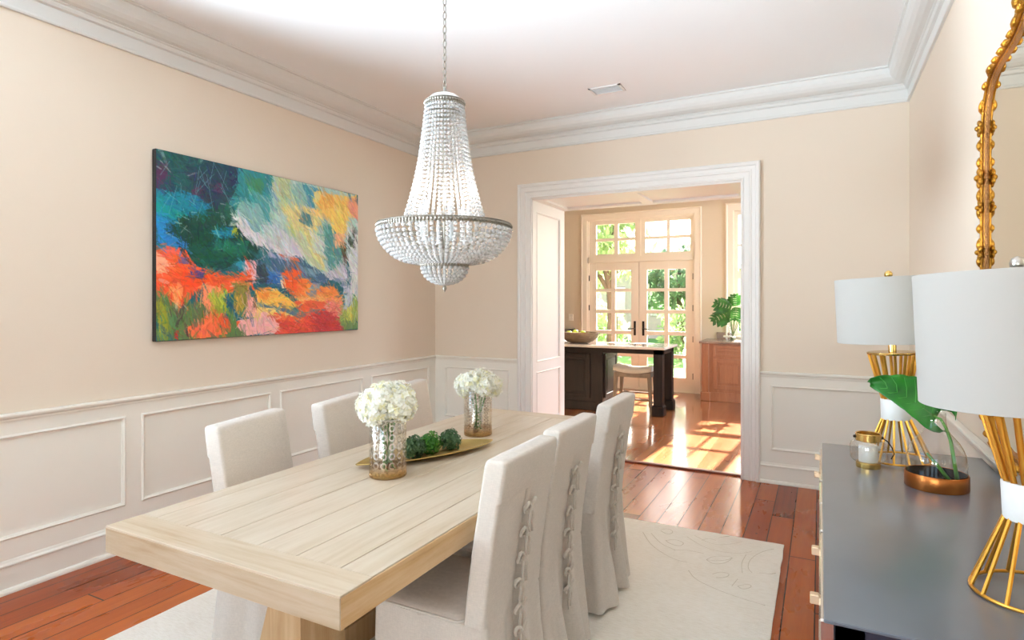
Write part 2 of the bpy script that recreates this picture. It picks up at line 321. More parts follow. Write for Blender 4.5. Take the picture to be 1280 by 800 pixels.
# ------------------------------------------------------------------ mesh builder
class MB:
    def __init__(s): s.v = []; s.f = []; s.mi = []; s.cur = 0
    def add(s, vs, fs):
        o = len(s.v); s.v.extend([tuple(p) for p in vs]); s.f.extend([tuple(i+o for i in f) for f in fs]); s.mi.extend([s.cur]*len(fs)); return s
    def box(s, x0, x1, y0, y1, z0, z1, bev=0):
        if bev > 0:
            b = min(bev, (x1-x0)/2.01, (y1-y0)/2.01, (z1-z0)/2.01)
            # chamfered box: 24 verts
            vs = []; X = (x0, x1); Y = (y0, y1); Z = (z0, z1); idx = {}
            for i in (0, 1):
                for j in (0, 1):
                    for k in (0, 1):
                        sx, sy, sz = (1-2*i)*b, (1-2*j)*b, (1-2*k)*b
                        for a, p in enumerate(((X[i], Y[j]+sy, Z[k]+sz), (X[i]+sx, Y[j], Z[k]+sz), (X[i]+sx, Y[j]+sy, Z[k]))):
                            idx[i, j, k, a] = len(vs); vs.append(p)
            fs = []
            for i in (0, 1):
                q = [idx[i, 0, 0, 0], idx[i, 1, 0, 0], idx[i, 1, 1, 0], idx[i, 0, 1, 0]]; fs.append(q if i else q[::-1])
                q = [idx[0, i, 0, 1], idx[1, i, 0, 1], idx[1, i, 1, 1], idx[0, i, 1, 1]]; fs.append(q[::-1] if i else q)
                q = [idx[0, 0, i, 2], idx[1, 0, i, 2], idx[1, 1, i, 2], idx[0, 1, i, 2]]; fs.append(q if i else q[::-1])
            for i in (0, 1):
                for j in (0, 1):
                    q = [idx[i, j, 0, 0], idx[i, j, 1, 0], idx[i, j, 1, 1], idx[i, j, 0, 1]]; fs.append(q if (i ^ j) else q[::-1])
                    q = [idx[i, 0, j, 0], idx[i, 1, j, 0], idx[i, 1, j, 2], idx[i, 0, j, 2]]; fs.append(q[::-1] if (i ^ j) else q)
                    q = [idx[0, i, j, 1], idx[1, i, j, 1], idx[1, i, j, 2], idx[0, i, j, 2]]; fs.append(q if (i ^ j) else q[::-1])
                    for k in (0, 1):
                        q = [idx[i, j, k, 0], idx[i, j, k, 1], idx[i, j, k, 2]]; fs.append(q)
            return s.add(vs, fs)
        return s.add([(x0, y0, z0), (x1, y0, z0), (x1, y1, z0), (x0, y1, z0), (x0, y0, z1), (x1, y0, z1), (x1, y1, z1), (x0, y1, z1)],
                     [(0, 3, 2, 1), (4, 5, 6, 7), (0, 1, 5, 4), (1, 2, 6, 5), (2, 3, 7, 6), (3, 0, 4, 7)])
    def loft(s, rings, cap0=True, cap1=True, closed=True):
        n = len(rings[0]); vs = [p for r in rings for p in r]; fs = []
        for i in range(len(rings)-1):
            for j in range(n if closed else n-1):
                a, b = i*n+j, i*n+(j+1) % n; fs.append((a, b, b+n, a+n))
        if cap0: fs.append(tuple(range(n))[::-1])
        if cap1: fs.append(tuple((len(rings)-1)*n+k for k in range(n)))
        return s.add(vs, fs)
    def lathe(s, prof, n=32, c=(0, 0, 0), cap0=False, cap1=False):
        rings = [[(c[0]+r*math.cos(2*PI*k/n), c[1]+r*math.sin(2*PI*k/n), c[2]+z) for k in range(n)] for r, z in prof]
        return s.loft(rings, cap0, cap1)
    def cyl(s, p0, p1, r0, r1=None, n=12, caps=True):
        r1 = r0 if r1 is None else r1; return s.tube([p0, p1], [r0, r1], n, caps)
    def tube(s, pts, r, n=8, caps=True, closed=False, flat=None):
        P = [Vector(p) for p in pts]; m = len(P); rs = r if hasattr(r, '__len__') else [r]*m
        rings = []; up = None
        for i in range(m):
            if closed: d = P[(i+1) % m]-P[i-1]
            else: d = P[min(i+1, m-1)]-P[max(i-1, 0)]
            d = d.normalized() if d.length > 1e-9 else Vector((0, 0, 1))
            if up is None:
                up = Vector((0, 0, 1)) if abs(d.z) < .9 else Vector((1, 0, 0))
            a = d.cross(up)
            if a.length < 1e-6: a = d.cross(Vector((0, 1, 0)))
            a.normalize(); b = a.cross(d); b.normalize(); up = b
            fl = 1 if flat is None else flat
            rings.append([tuple(P[i]+(a*math.cos(2*PI*k/n)*fl+b*math.sin(2*PI*k/n))*rs[i]) for k in range(n)])
        if closed: rings.append(rings[0]); return s.loft(rings, False, False)
        return s.loft(rings, caps, caps)
    def sphere(s, c, r, nu=12, nv=8, sc=(1, 1, 1)):
        vs = [(c[0], c[1], c[2]-r*sc[2])]; fs = []
        for i in range(1, nv):
            th = -PI/2+PI*i/nv
            for k in range(nu):
                vs.append((c[0]+r*sc[0]*math.cos(th)*math.cos(2*PI*k/nu), c[1]+r*sc[1]*math.cos(th)*math.sin(2*PI*k/nu), c[2]+r*sc[2]*math.sin(th)))
        vs.append((c[0], c[1], c[2]+r*sc[2])); t = len(vs)-1
        for k in range(nu):
            fs.append((0, 1+(k+1) % nu, 1+k)); fs.append((t, t-nu+k, t-nu+(k+1) % nu))
        for i in range(nv-2):
            for k in range(nu):
                a = 1+i*nu+k; b = 1+i*nu+(k+1) % nu; fs.append((a, b, b+nu, a+nu))
        return s.add(vs, fs)
    def prism(s, poly, z0, z1):   # polygon in xy
        n = len(poly); return s.loft([[(x, y, z0) for x, y in poly], [(x, y, z1) for x, y in poly]])
    def run(s, p0, p1, nrm, prof, m0=0, m1=0):   # moulding: profile (offset, z) swept along a wall, mitre factor at each end
        d = Vector((p1[0]-p0[0], p1[1]-p0[1], 0)).normalized(); N = Vector((nrm[0], nrm[1], 0)); r = []
        for p, sg, mm in ((p0, 1, m0), (p1, -1, m1)):
            r.append([tuple(Vector((p[0], p[1], 0))+N*o+d*sg*mm*o+Vector((0, 0, z))) for o, z in prof])
        return s.loft(r)
    def build(s, name, mat, parent=None, origin=(0, 0, 0), smooth=False, auto=None):
        me = bpy.data.meshes.new(name); O = origin
        me.from_pydata([(p[0]-O[0], p[1]-O[1], p[2]-O[2]) for p in s.v], [], s.f)
        mats = mat if isinstance(mat, (list, tuple)) else [mat]
        for q in mats: me.materials.append(q)
        if len(mats) > 1: me.polygons.foreach_set('material_index', s.mi)
        me.validate(); 
        import bmesh
        bm = bmesh.new(); bm.from_mesh(me); bmesh.ops.recalc_face_normals(bm, faces=bm.faces); bm.to_mesh(me); bm.free()
        if smooth: me.polygons.foreach_set('use_smooth', [True]*len(me.polygons))
        me.update()
        o = bpy.data.objects.new(name, me); COL.objects.link(o)
        if parent is not None: o.parent = parent
        else: o.location = O
        if smooth and auto:
            me.set_sharp_from_angle(angle=math.radians(auto))
        return o
def tag(o, label=None, cat=None, group=None, kind=None):
    for k, v in (('label', label), ('category', cat), ('group', group), ('kind', kind)):
        if v: o[k] = v
    return o
def thing(name, loc, label, cat, group=None, rot=(0, 0, 0)):
    o = bpy.data.objects.new(name, None); COL.objects.link(o); o.location = loc; o.rotation_euler = rot; o.empty_display_size = .1
    return tag(o, label, cat, group)
def struct(name, mb, mat, parent=None, label=None, origin=(0, 0, 0), smooth=False, auto=40):
    o = mb.build(name, mat, parent, origin, smooth, auto)
    if parent is None: tag(o, label, None, None, 'structure')
    return o
def copy_tree(o, parent=None):
    c = o.copy(); COL.objects.link(c)
    if parent is not None: c.parent = parent
    for ch in o.children: copy_tree(ch, c)
    return c
def wall_holes(mb, axis, a0, a1, z0, z1, d0, d1, holes):
    """wall running along axis ('x' or 'y') from a0..a1, thickness d0..d1, rectangular holes (h0,h1,hz0,hz1)"""
    xs = sorted({a0, a1, *[h for q in holes for h in q[:2]]}); zs = sorted({z0, z1, *[h for q in holes for h in q[2:]]})
    for i in range(len(xs)-1):
        run = []
        for j in range(len(zs)-1):
            cx, cz = (xs[i]+xs[i+1])/2, (zs[j]+zs[j+1])/2
            if not any(h[0] < cx < h[1] and h[2] < cz < h[3] for h in holes):
                if run and run[-1][1] == zs[j]: run[-1][1] = zs[j+1]
                else: run.append([zs[j], zs[j+1]])
        for q in run:
            if axis == 'x': mb.box(xs[i], xs[i+1], d0, d1, q[0], q[1])
            else: mb.box(d0, d1, xs[i], xs[i+1], q[0], q[1])

# ------------------------------------------------------------------ room shell
XL, XR, YB, YR, ZC = -3.783, .606, 5.447, -4.6, 3.31
OX0, OX1, OZ, YK = -2.602, -.595, 2.575, 6.283        # cased opening and the passage behind it
KX0, KX1, YF = -6.2, 2.2, 10.15                         # kitchen
struct('floor', MB().box(XL-.1, XR+.1, YR-.1, 5.50, -.12, 0), M['floor'], label='reddish old pine plank floor of the dining room')
struct('floor', MB().box(KX0, KX1, 5.56, YF+.02, -.12, .004), M['kitchen_floor'], label='glossy orange wood strip floor of the kitchen')
mb = MB(); mb.box(OX0-.015, OX1+.015, 5.50, 5.56, -.1, .016, .006)
struct('trim_1', mb, M['threshold'], label='dark red wooden threshold strip in the wide doorway')
struct('ceiling', MB().box(XL-.1, XR+.1, YR-.1, YK, ZC, ZC+.15), M['ceiling'], label='white dining room ceiling')
struct('ceiling', MB().box(KX0, KX1, YK, YF+.2, ZC, ZC+.15), M['ceiling'], label='white kitchen ceiling')
mb = MB(); wall_holes(mb, 'y', YR, YK-.3, 0, ZC, XL-.15, XL, [(-3.35, -2.15, .95, 2.8), (-.75, 1.12, .95, 2.95)])
struct('wall_left', mb, M['wall'], label='beige dining room wall with the painting')
struct('wall_right', MB().box(XR, XR+.15, YR, YB+.05, 0, ZC), M['wall'], label='beige dining room wall with the gilt mirror')
mb = MB(); wall_holes(mb, 'x', XL, XR+.15, 0, ZC, YB, YB+.12, [(OX0-.02, OX1+.02, -1, OZ+.02)])
struct('wall_back', mb, M['wall'], label='beige wall with the wide cased doorway')
mb = MB(); mb.box(KX0, OX0-.021, YB+.12, YK, 0, ZC); mb.box(OX1+.021, KX1, YB+.12, YK, 0, ZC); mb.box(OX0-.021, OX1+.021, YB+.12, YK, OZ+.021, ZC)
struct('wall_back', mb, M['kitchen_wall'], label='kitchen side of the thick wall around the doorway')
RW = [(-3.15, -1.95, .75, 2.8), (-1.35, -.15, .75, 2.8)]  # rear windows added out of view as openings for the fill lamps
mb = MB(); wall_holes(mb, 'x', XL-.15, XR+.15, 0, ZC, YR-.12, YR, RW)
struct('wall_rear', mb, M['wall'], label='dining room wall behind the viewpoint')
for i, (a, b, c, d) in enumerate(RW):
    f = MB(); 
    for p in ((a, a+.06, c, d), (b-.06, b, c, d), (a, b, c, c+.06), (a, b, d-.06, d), (a, b, (c+d)/2-.025, (c+d)/2+.025)): f.box(p[0], p[1], YR-.09, YR-.03, p[2], p[3])
    for p in ((a-.1, a, c-.1, d+.1), (b, b+.1, c-.1, d+.1), (a-.1, b+.1, d, d+.1), (a-.12, b+.12, c-.1, c)): f.box(p[0], p[1], YR, YR+.03, p[2], p[3])
    struct('window_%d' % (i+4), f, M['trim'], label='added white sash window, unseen behind the viewpoint, for fill light')

for i, (a, b, c, d) in enumerate(((-3.35, -2.15, .95, 2.8), (-.75, 1.12, .95, 2.95))):  # unseen left-wall windows, added to bring light onto the ceiling
    f = MB()
    for p in ((a, a+.06, c, d), (b-.06, b, c, d), (a, b, c, c+.06), (a, b, d-.06, d), (a, b, (c+d)/2-.025, (c+d)/2+.025)): f.box(XL-.10, XL-.04, p[0], p[1], p[2], p[3])
    for p in ((a-.1, a, c-.1, d+.1), (b, b+.1, c-.1, d+.1), (a-.1, b+.1, d, d+.1), (a-.12, b+.12, c-.1, c)): f.box(XL, XL+.04, p[0], p[1], p[2], p[3])
    struct('window_%d' % (6+i), f, M['trim'], label='added white sash window in the painting wall, unseen beside the viewpoint, for fill light')
# crown moulding, chair rail, baseboard
cove = [(.045+.10*math.sin(t*PI/2), 3.19+.09*(1-math.cos(t*PI/2))) for t in (0, .2, .4, .6, .8, 1)]
CROWN = [(0, 3.058), (.016, 3.058), (.02, 3.066), (.016, 3.078), (.008, 3.082), (.010, 3.150), (.028, 3.156), (.034, 3.168), (.034, 3.178), (.045, 3.184)] + cove + [(.145, 3.292), (.158, 3.297), (.158, ZC), (0, ZC)]
RAIL = [(0, .888), (.013, .890), (.017, .900), (.017, .906), (.030, .916), (.034, .926), (.032, .934), (.026, .937), (0, .937)]
BASE = [(0, 0), (.034, 0), (.034, .012), (.028, .024), (.019, .028), (.018, .138), (.026, .143), (.026, .150), (.016, .158), (.012, .171), (0, .172)]
def mould(name, prof, mat, runs, label):
    mb = MB()
    for r in runs: mb.run(*r[:3], prof, *r[3:])
    return struct(name, mb, mat, label=label)
mould('trim_2', CROWN, M['crown'], [((XL, YR), (XL, YB), (1, 0), 1, 1)], 'white crown moulding above the painting wall')
mould('trim_3', CROWN, M['crown'], [((XL, YB), (XR, YB), (0, -1), 1, 1)], 'white crown moulding above the doorway wall')
mould('trim_4', CROWN, M['crown'], [((XR, YB), (XR, YR), (-1, 0), 1, 1)], 'white crown moulding above the mirror wall')
# wainscot skins
CX0, CX1 = -2.752, -.465      # outer edges of door casing
def panel_frame(mb, plane, a0, a1, z0, z1, w=.022, d=.02):
    """picture-frame moulding; plane=(axis, coordinate, outward sign)"""
    ax, c, sg = plane
    def P(a, off, z):
        return (c+sg*off, a, z) if ax == 'x' else (a, c+sg*off, z)
    prof = [(0, .0), (0, .012), (.004, .016), (.010, d), (.016, .014), (w, .011), (w, 0)]
    cs = [(a0, z0, 1, 1), (a1, z0, -1, 1), (a1, z1, -1, -1), (a0, z1, 1, -1)]
    rings = [[P(a+sa*u, o, z+sz*u) for u, o in prof] for a, z, sa, sz in cs]
    rings.append(rings[0]); mb.loft(rings, False, False)
def wainscot(plane, a0, a1, panels, prefix):
    """stiles and rails standing 12 mm proud with recessed fields and panel mouldings"""
    ax, c, sg = plane; t = .012; mb = MB()
    def bx(u0, u1, z0, z1, th):
        lo, hi = (c, c+sg*th) if sg > 0 else (c+sg*th, c)
        if ax == 'x': mb.box(lo, hi, u0, u1, z0, z1)
        else: mb.box(u0, u1, lo, hi, z0, z1)
    bx(a0, a1, .02, .93, .003)
    e = a0
    for p0, p1 in sorted(panels):
        bx(e, p0, .02, .93, t); bx(p0, p1, .02, .279, t); bx(p0, p1, .82, .93, t); e = p1
    bx(e, a1, .02, .93, t)
    for p0, p1 in panels: panel_frame(mb, plane, p0-.004, p1+.004, .275, .824)
    return mb
LP = [(-4.4, -3.5), (-2.08, -1.10), (-1.0, -.02), (.08, 1.06), (1.165, 2.135), (2.236, 3.218), (3.31, 4.257), (4.379, 5.31)]
struct('trim_5', wainscot(('x', XL, 1), YR, YB, LP, 'l'), M['wainscot'], label='off-white panelled wainscot below the painting')
struct('trim_6', wainscot(('y', YB, -1), XL, CX0, [(-3.646, -2.854)], 'b'), M['wainscot'], label='off-white wainscot panel left of the doorway')
struct('trim_7', wainscot(('y', YB, -1), CX1, XR, [(-.366, .50)], 'b'), M['wainscot'], label='off-white wainscot panel right of the doorway')
struct('trim_8', wainscot(('x', XR, -1), YR, YB, [(3.3, 5.3), (1.0, 3.2), (-1.2, .9), (-4.0, -1.4)], 'r'), M['wainscot'], label='off-white wainscot behind the sideboard')
mould('trim_9', [(o+.003, z) for o, z in RAIL], M['wainscot'], [((XL, YR), (XL, YB), (1, 0), 1, 1), ((XL, YB), (CX0, YB), (0, -1), 1, 0), ((CX1, YB), (XR, YB), (0, -1), 0, 1), ((XR, YB), (XR, YR), (-1, 0), 1, 1)], 'off-white chair rail around the dining room')
mould('baseboard_left', [(o+.003, z) for o, z in BASE], M['wainscot'], [((XL, YR), (XL, YB), (1, 0), 1, 1)], 'off-white baseboard along the painting wall')
mould('baseboard_back', [(o+.003, z) for o, z in BASE], M['wainscot'], [((XL, YB), (CX0, YB), (0, -1), 1, 0), ((CX1, YB), (XR, YB), (0, -1), 0, 1)], 'off-white baseboard beside the doorway')
mould('baseboard_right', [(o+.003, z) for o, z in BASE], M['wainscot'], [((XR, YB), (XR, YR), (-1, 0), 1, 1)], 'off-white baseboard behind the sideboard')
# door casing + jamb lining
def casing(mb, x0, x1, z1, y, sg, prof, w):
    """three-sided architrave around opening x0..x1 up to z1 on plane y (sg=-1 faces -y); prof (u from inner edge, projection)"""
    pts = [(x0, 0, -1, 0), (x0, z1, -1, 1), (x1, z1, 1, 1), (x1, 0, 1, 0)]
    rings = [[(x+sx*u, y+sg*o, z+sz*u) for u, o in prof] for x, z, sx, sz in pts]
    mb.loft(rings)
CAS = [(0, 0), (0, .018), (.012, .024), (.022, .018), (.028, .020), (.060, .022), (.066, .030), (.078, .030), (.084, .024), (.112, .026), (.118, .040), (.138, .046), (.148, .040), (.150, 0)]
mb = MB(); casing(mb, OX0+.006, OX1-.006, OZ-.006, YB, -1, CAS, .15)
struct('trim_10', mb, M['trim'], label='white moulded casing around the wide doorway')
mb = MB()
mb.box(OX0-.02, OX0, YB-.002, YK+.002, 0, OZ); mb.box(OX1, OX1+.02, YB-.002, YK+.002, 0, OZ); mb.box(OX0-.02, OX1+.02, YB-.002, YK+.002, OZ, OZ+.02)
for sg, X in ((1, OX0), (-1, OX1)):
    y0, y1 = 5.534, 6.16; t = .014
    def jb(a0, a1, z0, z1, th=t):
        mb.box(min(X, X+sg*th), max(X, X+sg*th), a0, a1, z0, z1)
    jb(YB, y0, 0, OZ); jb(y1, YK, 0, OZ); jb(y0, y1, 2.45, OZ); jb(y0, y1, .80, .90); jb(y0, y1, 0, .26)
    panel_frame(mb, ('x', X, sg), y0-.003, y1+.003, .897, 2.453, .02, .02); panel_frame(mb, ('x', X, sg), y0-.003, y1+.003, .257, .803, .02, .02)
for a0, a1, b0, b1 in ((OX0, OX1, YB, 5.534), (OX0, OX1, 6.16, YK), (OX0, OX0+.1, 5.534, 6.16), (OX1-.1, OX1, 5.534, 6.16), (-1.655, -1.545, 5.534, 6.16)): mb.box(a0, a1, b0, b1, OZ-.022, OZ)
struct('door_1', mb, M['trim'], label='white panelled lining of the deep doorway')

# ------------------------------------------------------------------ kitchen shell
DX0, DX1, DZ = -3.73, -1.855, 2.985      # french door + transom opening
WX0, WX1, WZ0, WZ1 = -1.235, .25, .98, 2.99
mb = MB(); wall_holes(mb, 'x', KX0, KX1, 0, ZC, YF, YF+.16, [(DX0, DX1, -1, DZ), (WX0, WX1, WZ0, WZ1)])
struct('wall_far', mb, M['kitchen_wall'], label='beige kitchen wall with the french doors')
struct('wall_kitchen_left', MB().box(KX0-.15, KX0, YK, YF+.16, 0, ZC), M['kitchen_wall'], label='beige left wall of the kitchen')
mb = MB(); wall_holes(mb, 'y', YK, YF+.16, 0, ZC, KX1, KX1+.12, [(7.0, 9.6, .85, 2.85)])
struct('wall_kitchen_right', mb, M['kitchen_wall'], label='beige right wall of the kitchen')
mb = MB()  # kitchen side window, added out of view for its fill lamp
for b in ((7.0, 7.06, .85, 2.85), (9.54, 9.6, .85, 2.85), (8.27, 8.33, .85, 2.85), (7.0, 9.6, .85, .91), (7.0, 9.6, 2.79, 2.85), (7.0, 9.6, 1.82, 1.87)): mb.box(KX1+.02, KX1+.08, b[0], b[1], b[2], b[3])
struct('window_3', mb, M['kitchen_trim'], label='added side window of the kitchen, out of view, for fill light')
mb = MB()
for x in (-4.9, -2.71, -.55, 1.5): mb.box(x-.07, x+.07, YK, YF-.1, 3.17, ZC, .01)
for y in (YK+.06, 8.1): mb.box(KX0, KX1, y-.07, y+.07, 3.165, ZC, .01)
mb.box(KX0, KX1, YF-.14, YF, 3.19, ZC, .012); mb.box(KX0, KX1, YF-.17, YF-.14, 3.215, ZC, .008)
struct('trim_11', mb, M['kitchen_trim'], label='white coffer beams on the kitchen ceiling')
mb = MB(); casing(mb, DX0, DX1, DZ, YF, -1, [(0, 0), (0, .02), (.02, .024), (.085, .026), (.1, .036), (.115, .03), (.115, 0)], .115)
struct('trim_12', mb, M['kitchen_trim'], label='cream casing around the french doors')
mb = MB()
cs = [(WX0, WZ0, -1, -1), (WX0, WZ1, -1, 1), (WX1, WZ1, 1, 1), (WX1, WZ0, 1, -1)]
pr = [(0, 0), (0, .02), (.02, .024), (.09, .026), (.11, .038), (.13, .03), (.13, 0)]
r = [[(x+sx*u, YF-o, z+sz*u) for u, o in pr] for x, z, sx, sz in cs]; r.append(r[0]); mb.loft(r, False, False)
mb.box(WX0-.16, WX1+.16, YF-.06, YF, WZ0-.03, WZ0, .006)
struct('trim_13', mb, M['kitchen_trim'], label='cream casing around the right kitchen window')
mb = MB(); mb.box(KX0, DX0-.115, YF-.02, YF, 0, .16, .004); mb.box(DX1+.115, KX1, YF-.02, YF, 0, .16, .004)
struct('baseboard_far', mb, M['kitchen_trim'], label='cream baseboard of the kitchen')

def sash(mb, x0, x1, z0, z1, cols, rows, y0, y1, fr, bar=.03):
    """cols/rows: lists of (a,b) pane extents"""
    xs = [x0] + [v for c in cols for v in c] + [x1]; zs = [z0] + [v for c in rows for v in c] + [z1]
    for i in range(0, len(xs), 2): mb.box(xs[i], xs[i+1], y0, y1, z0, z1)
    for i in range(0, len(zs), 2):
        for c in cols: mb.box(c[0]-.001, c[1]+.001, y0+.004, y1-.004, zs[i], zs[i+1])
def panes(mb, cols, rows, y):
    for c in cols:
        for q in rows: mb.box(c[0]-.004, c[1]+.004, y, y+.005, q[0]-.004, q[1]+.004)
ROWS = [(.251, .567), (.630, .954), (1.021, 1.324), (1.387, 1.703), (1.758, 2.082)]
DM = -2.795
for n, (x0, x1, cols, hs) in enumerate(((DX0+.02, DM-.004, [(-3.575, -3.296), (-3.222, -2.935)], -1), (DM+.004, DX1-.02, [(-2.655, -2.360), (-2.292, -2.005)], 1))):
    mb = MB(); sash(mb, x0, x1, .02, 2.215, cols, ROWS, YF+.03, YF+.075, 0)
    d = struct('door_%d' % (n+2), mb, M['kitchen_trim'], label=('left' if n == 0 else 'right')+' leaf of the cream glazed french doors')
    p = MB(); panes(p, cols, ROWS, YF+.05); p.build('pane', M['pane'], d)
    h = MB(); hx = DM-hs*-.075 if hs > 0 else DM-.075
    h.box(hx-.02, hx+.02, YF+.018, YF+.03, .94, 1.19, .006); h.cyl((hx, YF+.02, 1.06), (hx, YF-.04, 1.06), .009); h.cyl((hx, YF-.035, 1.06), (hx+hs*.11, YF-.035, 1.055), .008)
    h.build('handle', M['bronze'], d)
    for z in (.28, .9, 1.42, 1.95):
        g = MB(); gx = x0+.002 if n == 0 else x1-.002; g.cyl((gx, YF+.02, z-.05), (gx, YF+.02, z+.05), .012, n=10); g.build('hinge', M['bronze'], d)
mb = MB()
mb.box(DX0, DX1, YF+.0, YF+.12, 2.225, 2.325); mb.box(DX0, DX0+.02, YF, YF+.12, 0, DZ); mb.box(DX1-.02, DX1, YF, YF+.12, 0, DZ); mb.box(DX0, DX1, YF, YF+.12, DZ-.015, DZ)
mb.box(DX0, DX1, YF-.005, YF+.12, 0, .022)
mb.box(DM-.03, DM+.03, YF+.02, YF+.09, 2.325, DZ); mb.box(DX0, DX1, YF+.08, YF+.1, 2.19, 2.24); mb.box(DM-.022, DM+.022, YF+.08, YF+.1, 0, 2.22)
TL = [(-3.579, -3.248), (-3.170, -2.870)]; TR = [(-2.688, -2.32), (-2.268, -1.93)]; TRW = [(2.375, 2.605), (2.655, 2.905)]
sash(mb, DX0+.02, DM-.03, 2.325, DZ-.015, TL, TRW, YF+.035, YF+.08, 0); sash(mb, DM+.03, DX1-.02, 2.325, DZ-.015, TR, TRW, YF+.035, YF+.08, 0)
d = struct('window_1', mb, M['kitchen_trim'], label='transom window above the french doors')
p = MB(); panes(p, TL, TRW, YF+.055); panes(p, TR, TRW, YF+.055); p.build('pane', M['pane'], d)
mb = MB(); wc = [(WX0+.06, -.885), (-.85, -.54), (-.44, -.1), (-.06, WX1-.06)]; wr = [(1.04, 1.42), (1.46, 1.9), (2.02, 2.42), (2.46, 2.93)]
sash(mb, WX0, WX1, WZ0, WZ1, wc, wr, YF+.05, YF+.1, 0)
d = struct('window_2', mb, M['kitchen_trim'], label='tall kitchen window right of the french doors')
p = MB(); panes(p, wc, wr, YF+.07); p.build('pane', M['pane'], d)

# ------------------------------------------------------------------ dining table
TX0, TX1, TY0, TY1, TZ, TB = -2.073, -1.057, 1.112, 3.56, .79, .703
table = thing('dining_table', (-1.565, 2.336, .0165), 'whitewashed thick plank trestle dining table in the middle of the rug', 'dining table')
O = tuple(table.location)
seams = [TX0, -1.998, -1.839, -1.667, -1.5, -1.338, -1.170, TX1]
mb = MB()
for a, b in zip(seams[:-1], seams[1:]): mb.box(a+.0016, b-.0016, TY0+.12, TY1-.12, TB+.02, TZ, .0008)
mb.build('top_board', M['table'], table, O)
MB().box(TX0+.03, TX1-.03, TY0+.115, TY1-.115, TB+.03, TZ-.004).build('under_board', M['seam'], table, O)
for a, b in ((TY0, TY0+.1195), (TY1-.1195, TY1)): MB().box(TX0, TX1, a, b, TB+.02, TZ, .0012).build('end_board', M['table_end'], table, O)
for a, b in ((TX0-.001, TX0+.03), (TX1-.03, TX1+.001)): MB().box(a, b, TY0+.001, TY1-.001, TB, TZ-.005, .002).build('side_apron', M['table_side'], table, O)
for a, b in ((TY0-.001, TY0+.03), (TY1-.03, TY1+.001)): MB().box(TX0, TX1, a, b, TB, TZ-.005, .002).build('end_apron', M['table_apron'], table, O)
for y0, y1 in ((1.40, 1.60), (3.07, 3.27)):
    mb = MB()
    for sg in (0,):
        r = []
        for z, l, rr in ((.10, -1.77, -1.47), (.35, -1.70, -1.50), (.60, -1.622, -1.505), (.66, -1.622, -1.505)): r.append([(l, y0, z), (rr, y0, z), (rr, y1, z), (l, y1, z)])
        mb.loft(r)
    mb.build('leg', M['trestle'], table, O)
    mb = MB(); mb.box(-1.95, -1.18, y0+.02, y1-.02, .66, .722, .01); mb.build('top_bearer', M['trestle'], table, O)
    mb = MB(); mb.box(-1.79, -1.45, y0-.02, y1+.02, .0165, .10, .015); mb.build('foot', M['trestle'], table, O)
mb = MB(); mb.box(-1.60, -1.53, 1.60, 3.07, .22, .34, .01); mb.build('stretcher', M['trestle'], table, O)

# ------------------------------------------------------------------ rug
def rug():
    mb = MB(); x0, x1, y0, y1 = -2.84, -.2, .62, 4.06; nx, ny = 40, 52
    P = lambda i, j, z: (x0+(x1-x0)*i/nx+.006*noise.noise(Vector((i*.7, j*.5, 3)))*(i in (0, nx)), y0+(y1-y0)*j/ny+.006*noise.noise(Vector((i*.6, j*.7, 9)))*(j in (0, ny)), z)
    vs = [P(i, j, .015-.004*(i in (0, nx) or j in (0, ny))) for j in range(ny+1) for i in range(nx+1)]
    fs = [(j*(nx+1)+i, j*(nx+1)+i+1, (j+1)*(nx+1)+i+1, (j+1)*(nx+1)+i) for j in range(ny) for i in range(nx)]
    mb.add(vs, fs)
    per = [(i, 0) for i in range(nx)]+[(nx, j) for j in range(ny)]+[(i, ny) for i in range(nx, 0, -1)]+[(0, j) for j in range(ny, 0, -1)]
    n = len(per); top = [P(i, j, .011) for i, j in per]; bot = [P(i, j, 0) for i, j in per]
    mb.loft([bot, top], False, False)
    return mb.build('rug', M['rug'], None, (-1.52, 2.34, 0), True, 50)
rg = tag(rug(), 'cream wool area rug with carved scroll border under the dining table', 'rug')
def carve(pts, r=.0035):
    mb_c.tube([(x, y, .0132) for x, y in pts], .003, 5, True, flat=1)
mb_c = MB()
def arc(cx, cy, rx, ry, a0, a1, rot=0, n=22):
    o = []
    for k in range(n+1):
        t = math.radians(a0+(a1-a0)*k/n); x, y = rx*math.cos(t), ry*math.sin(t); c, s_ = math.cos(math.radians(rot)), math.sin(math.radians(rot))
        o.append((cx+x*c-y*s_, cy+x*s_+y*c))
    return o
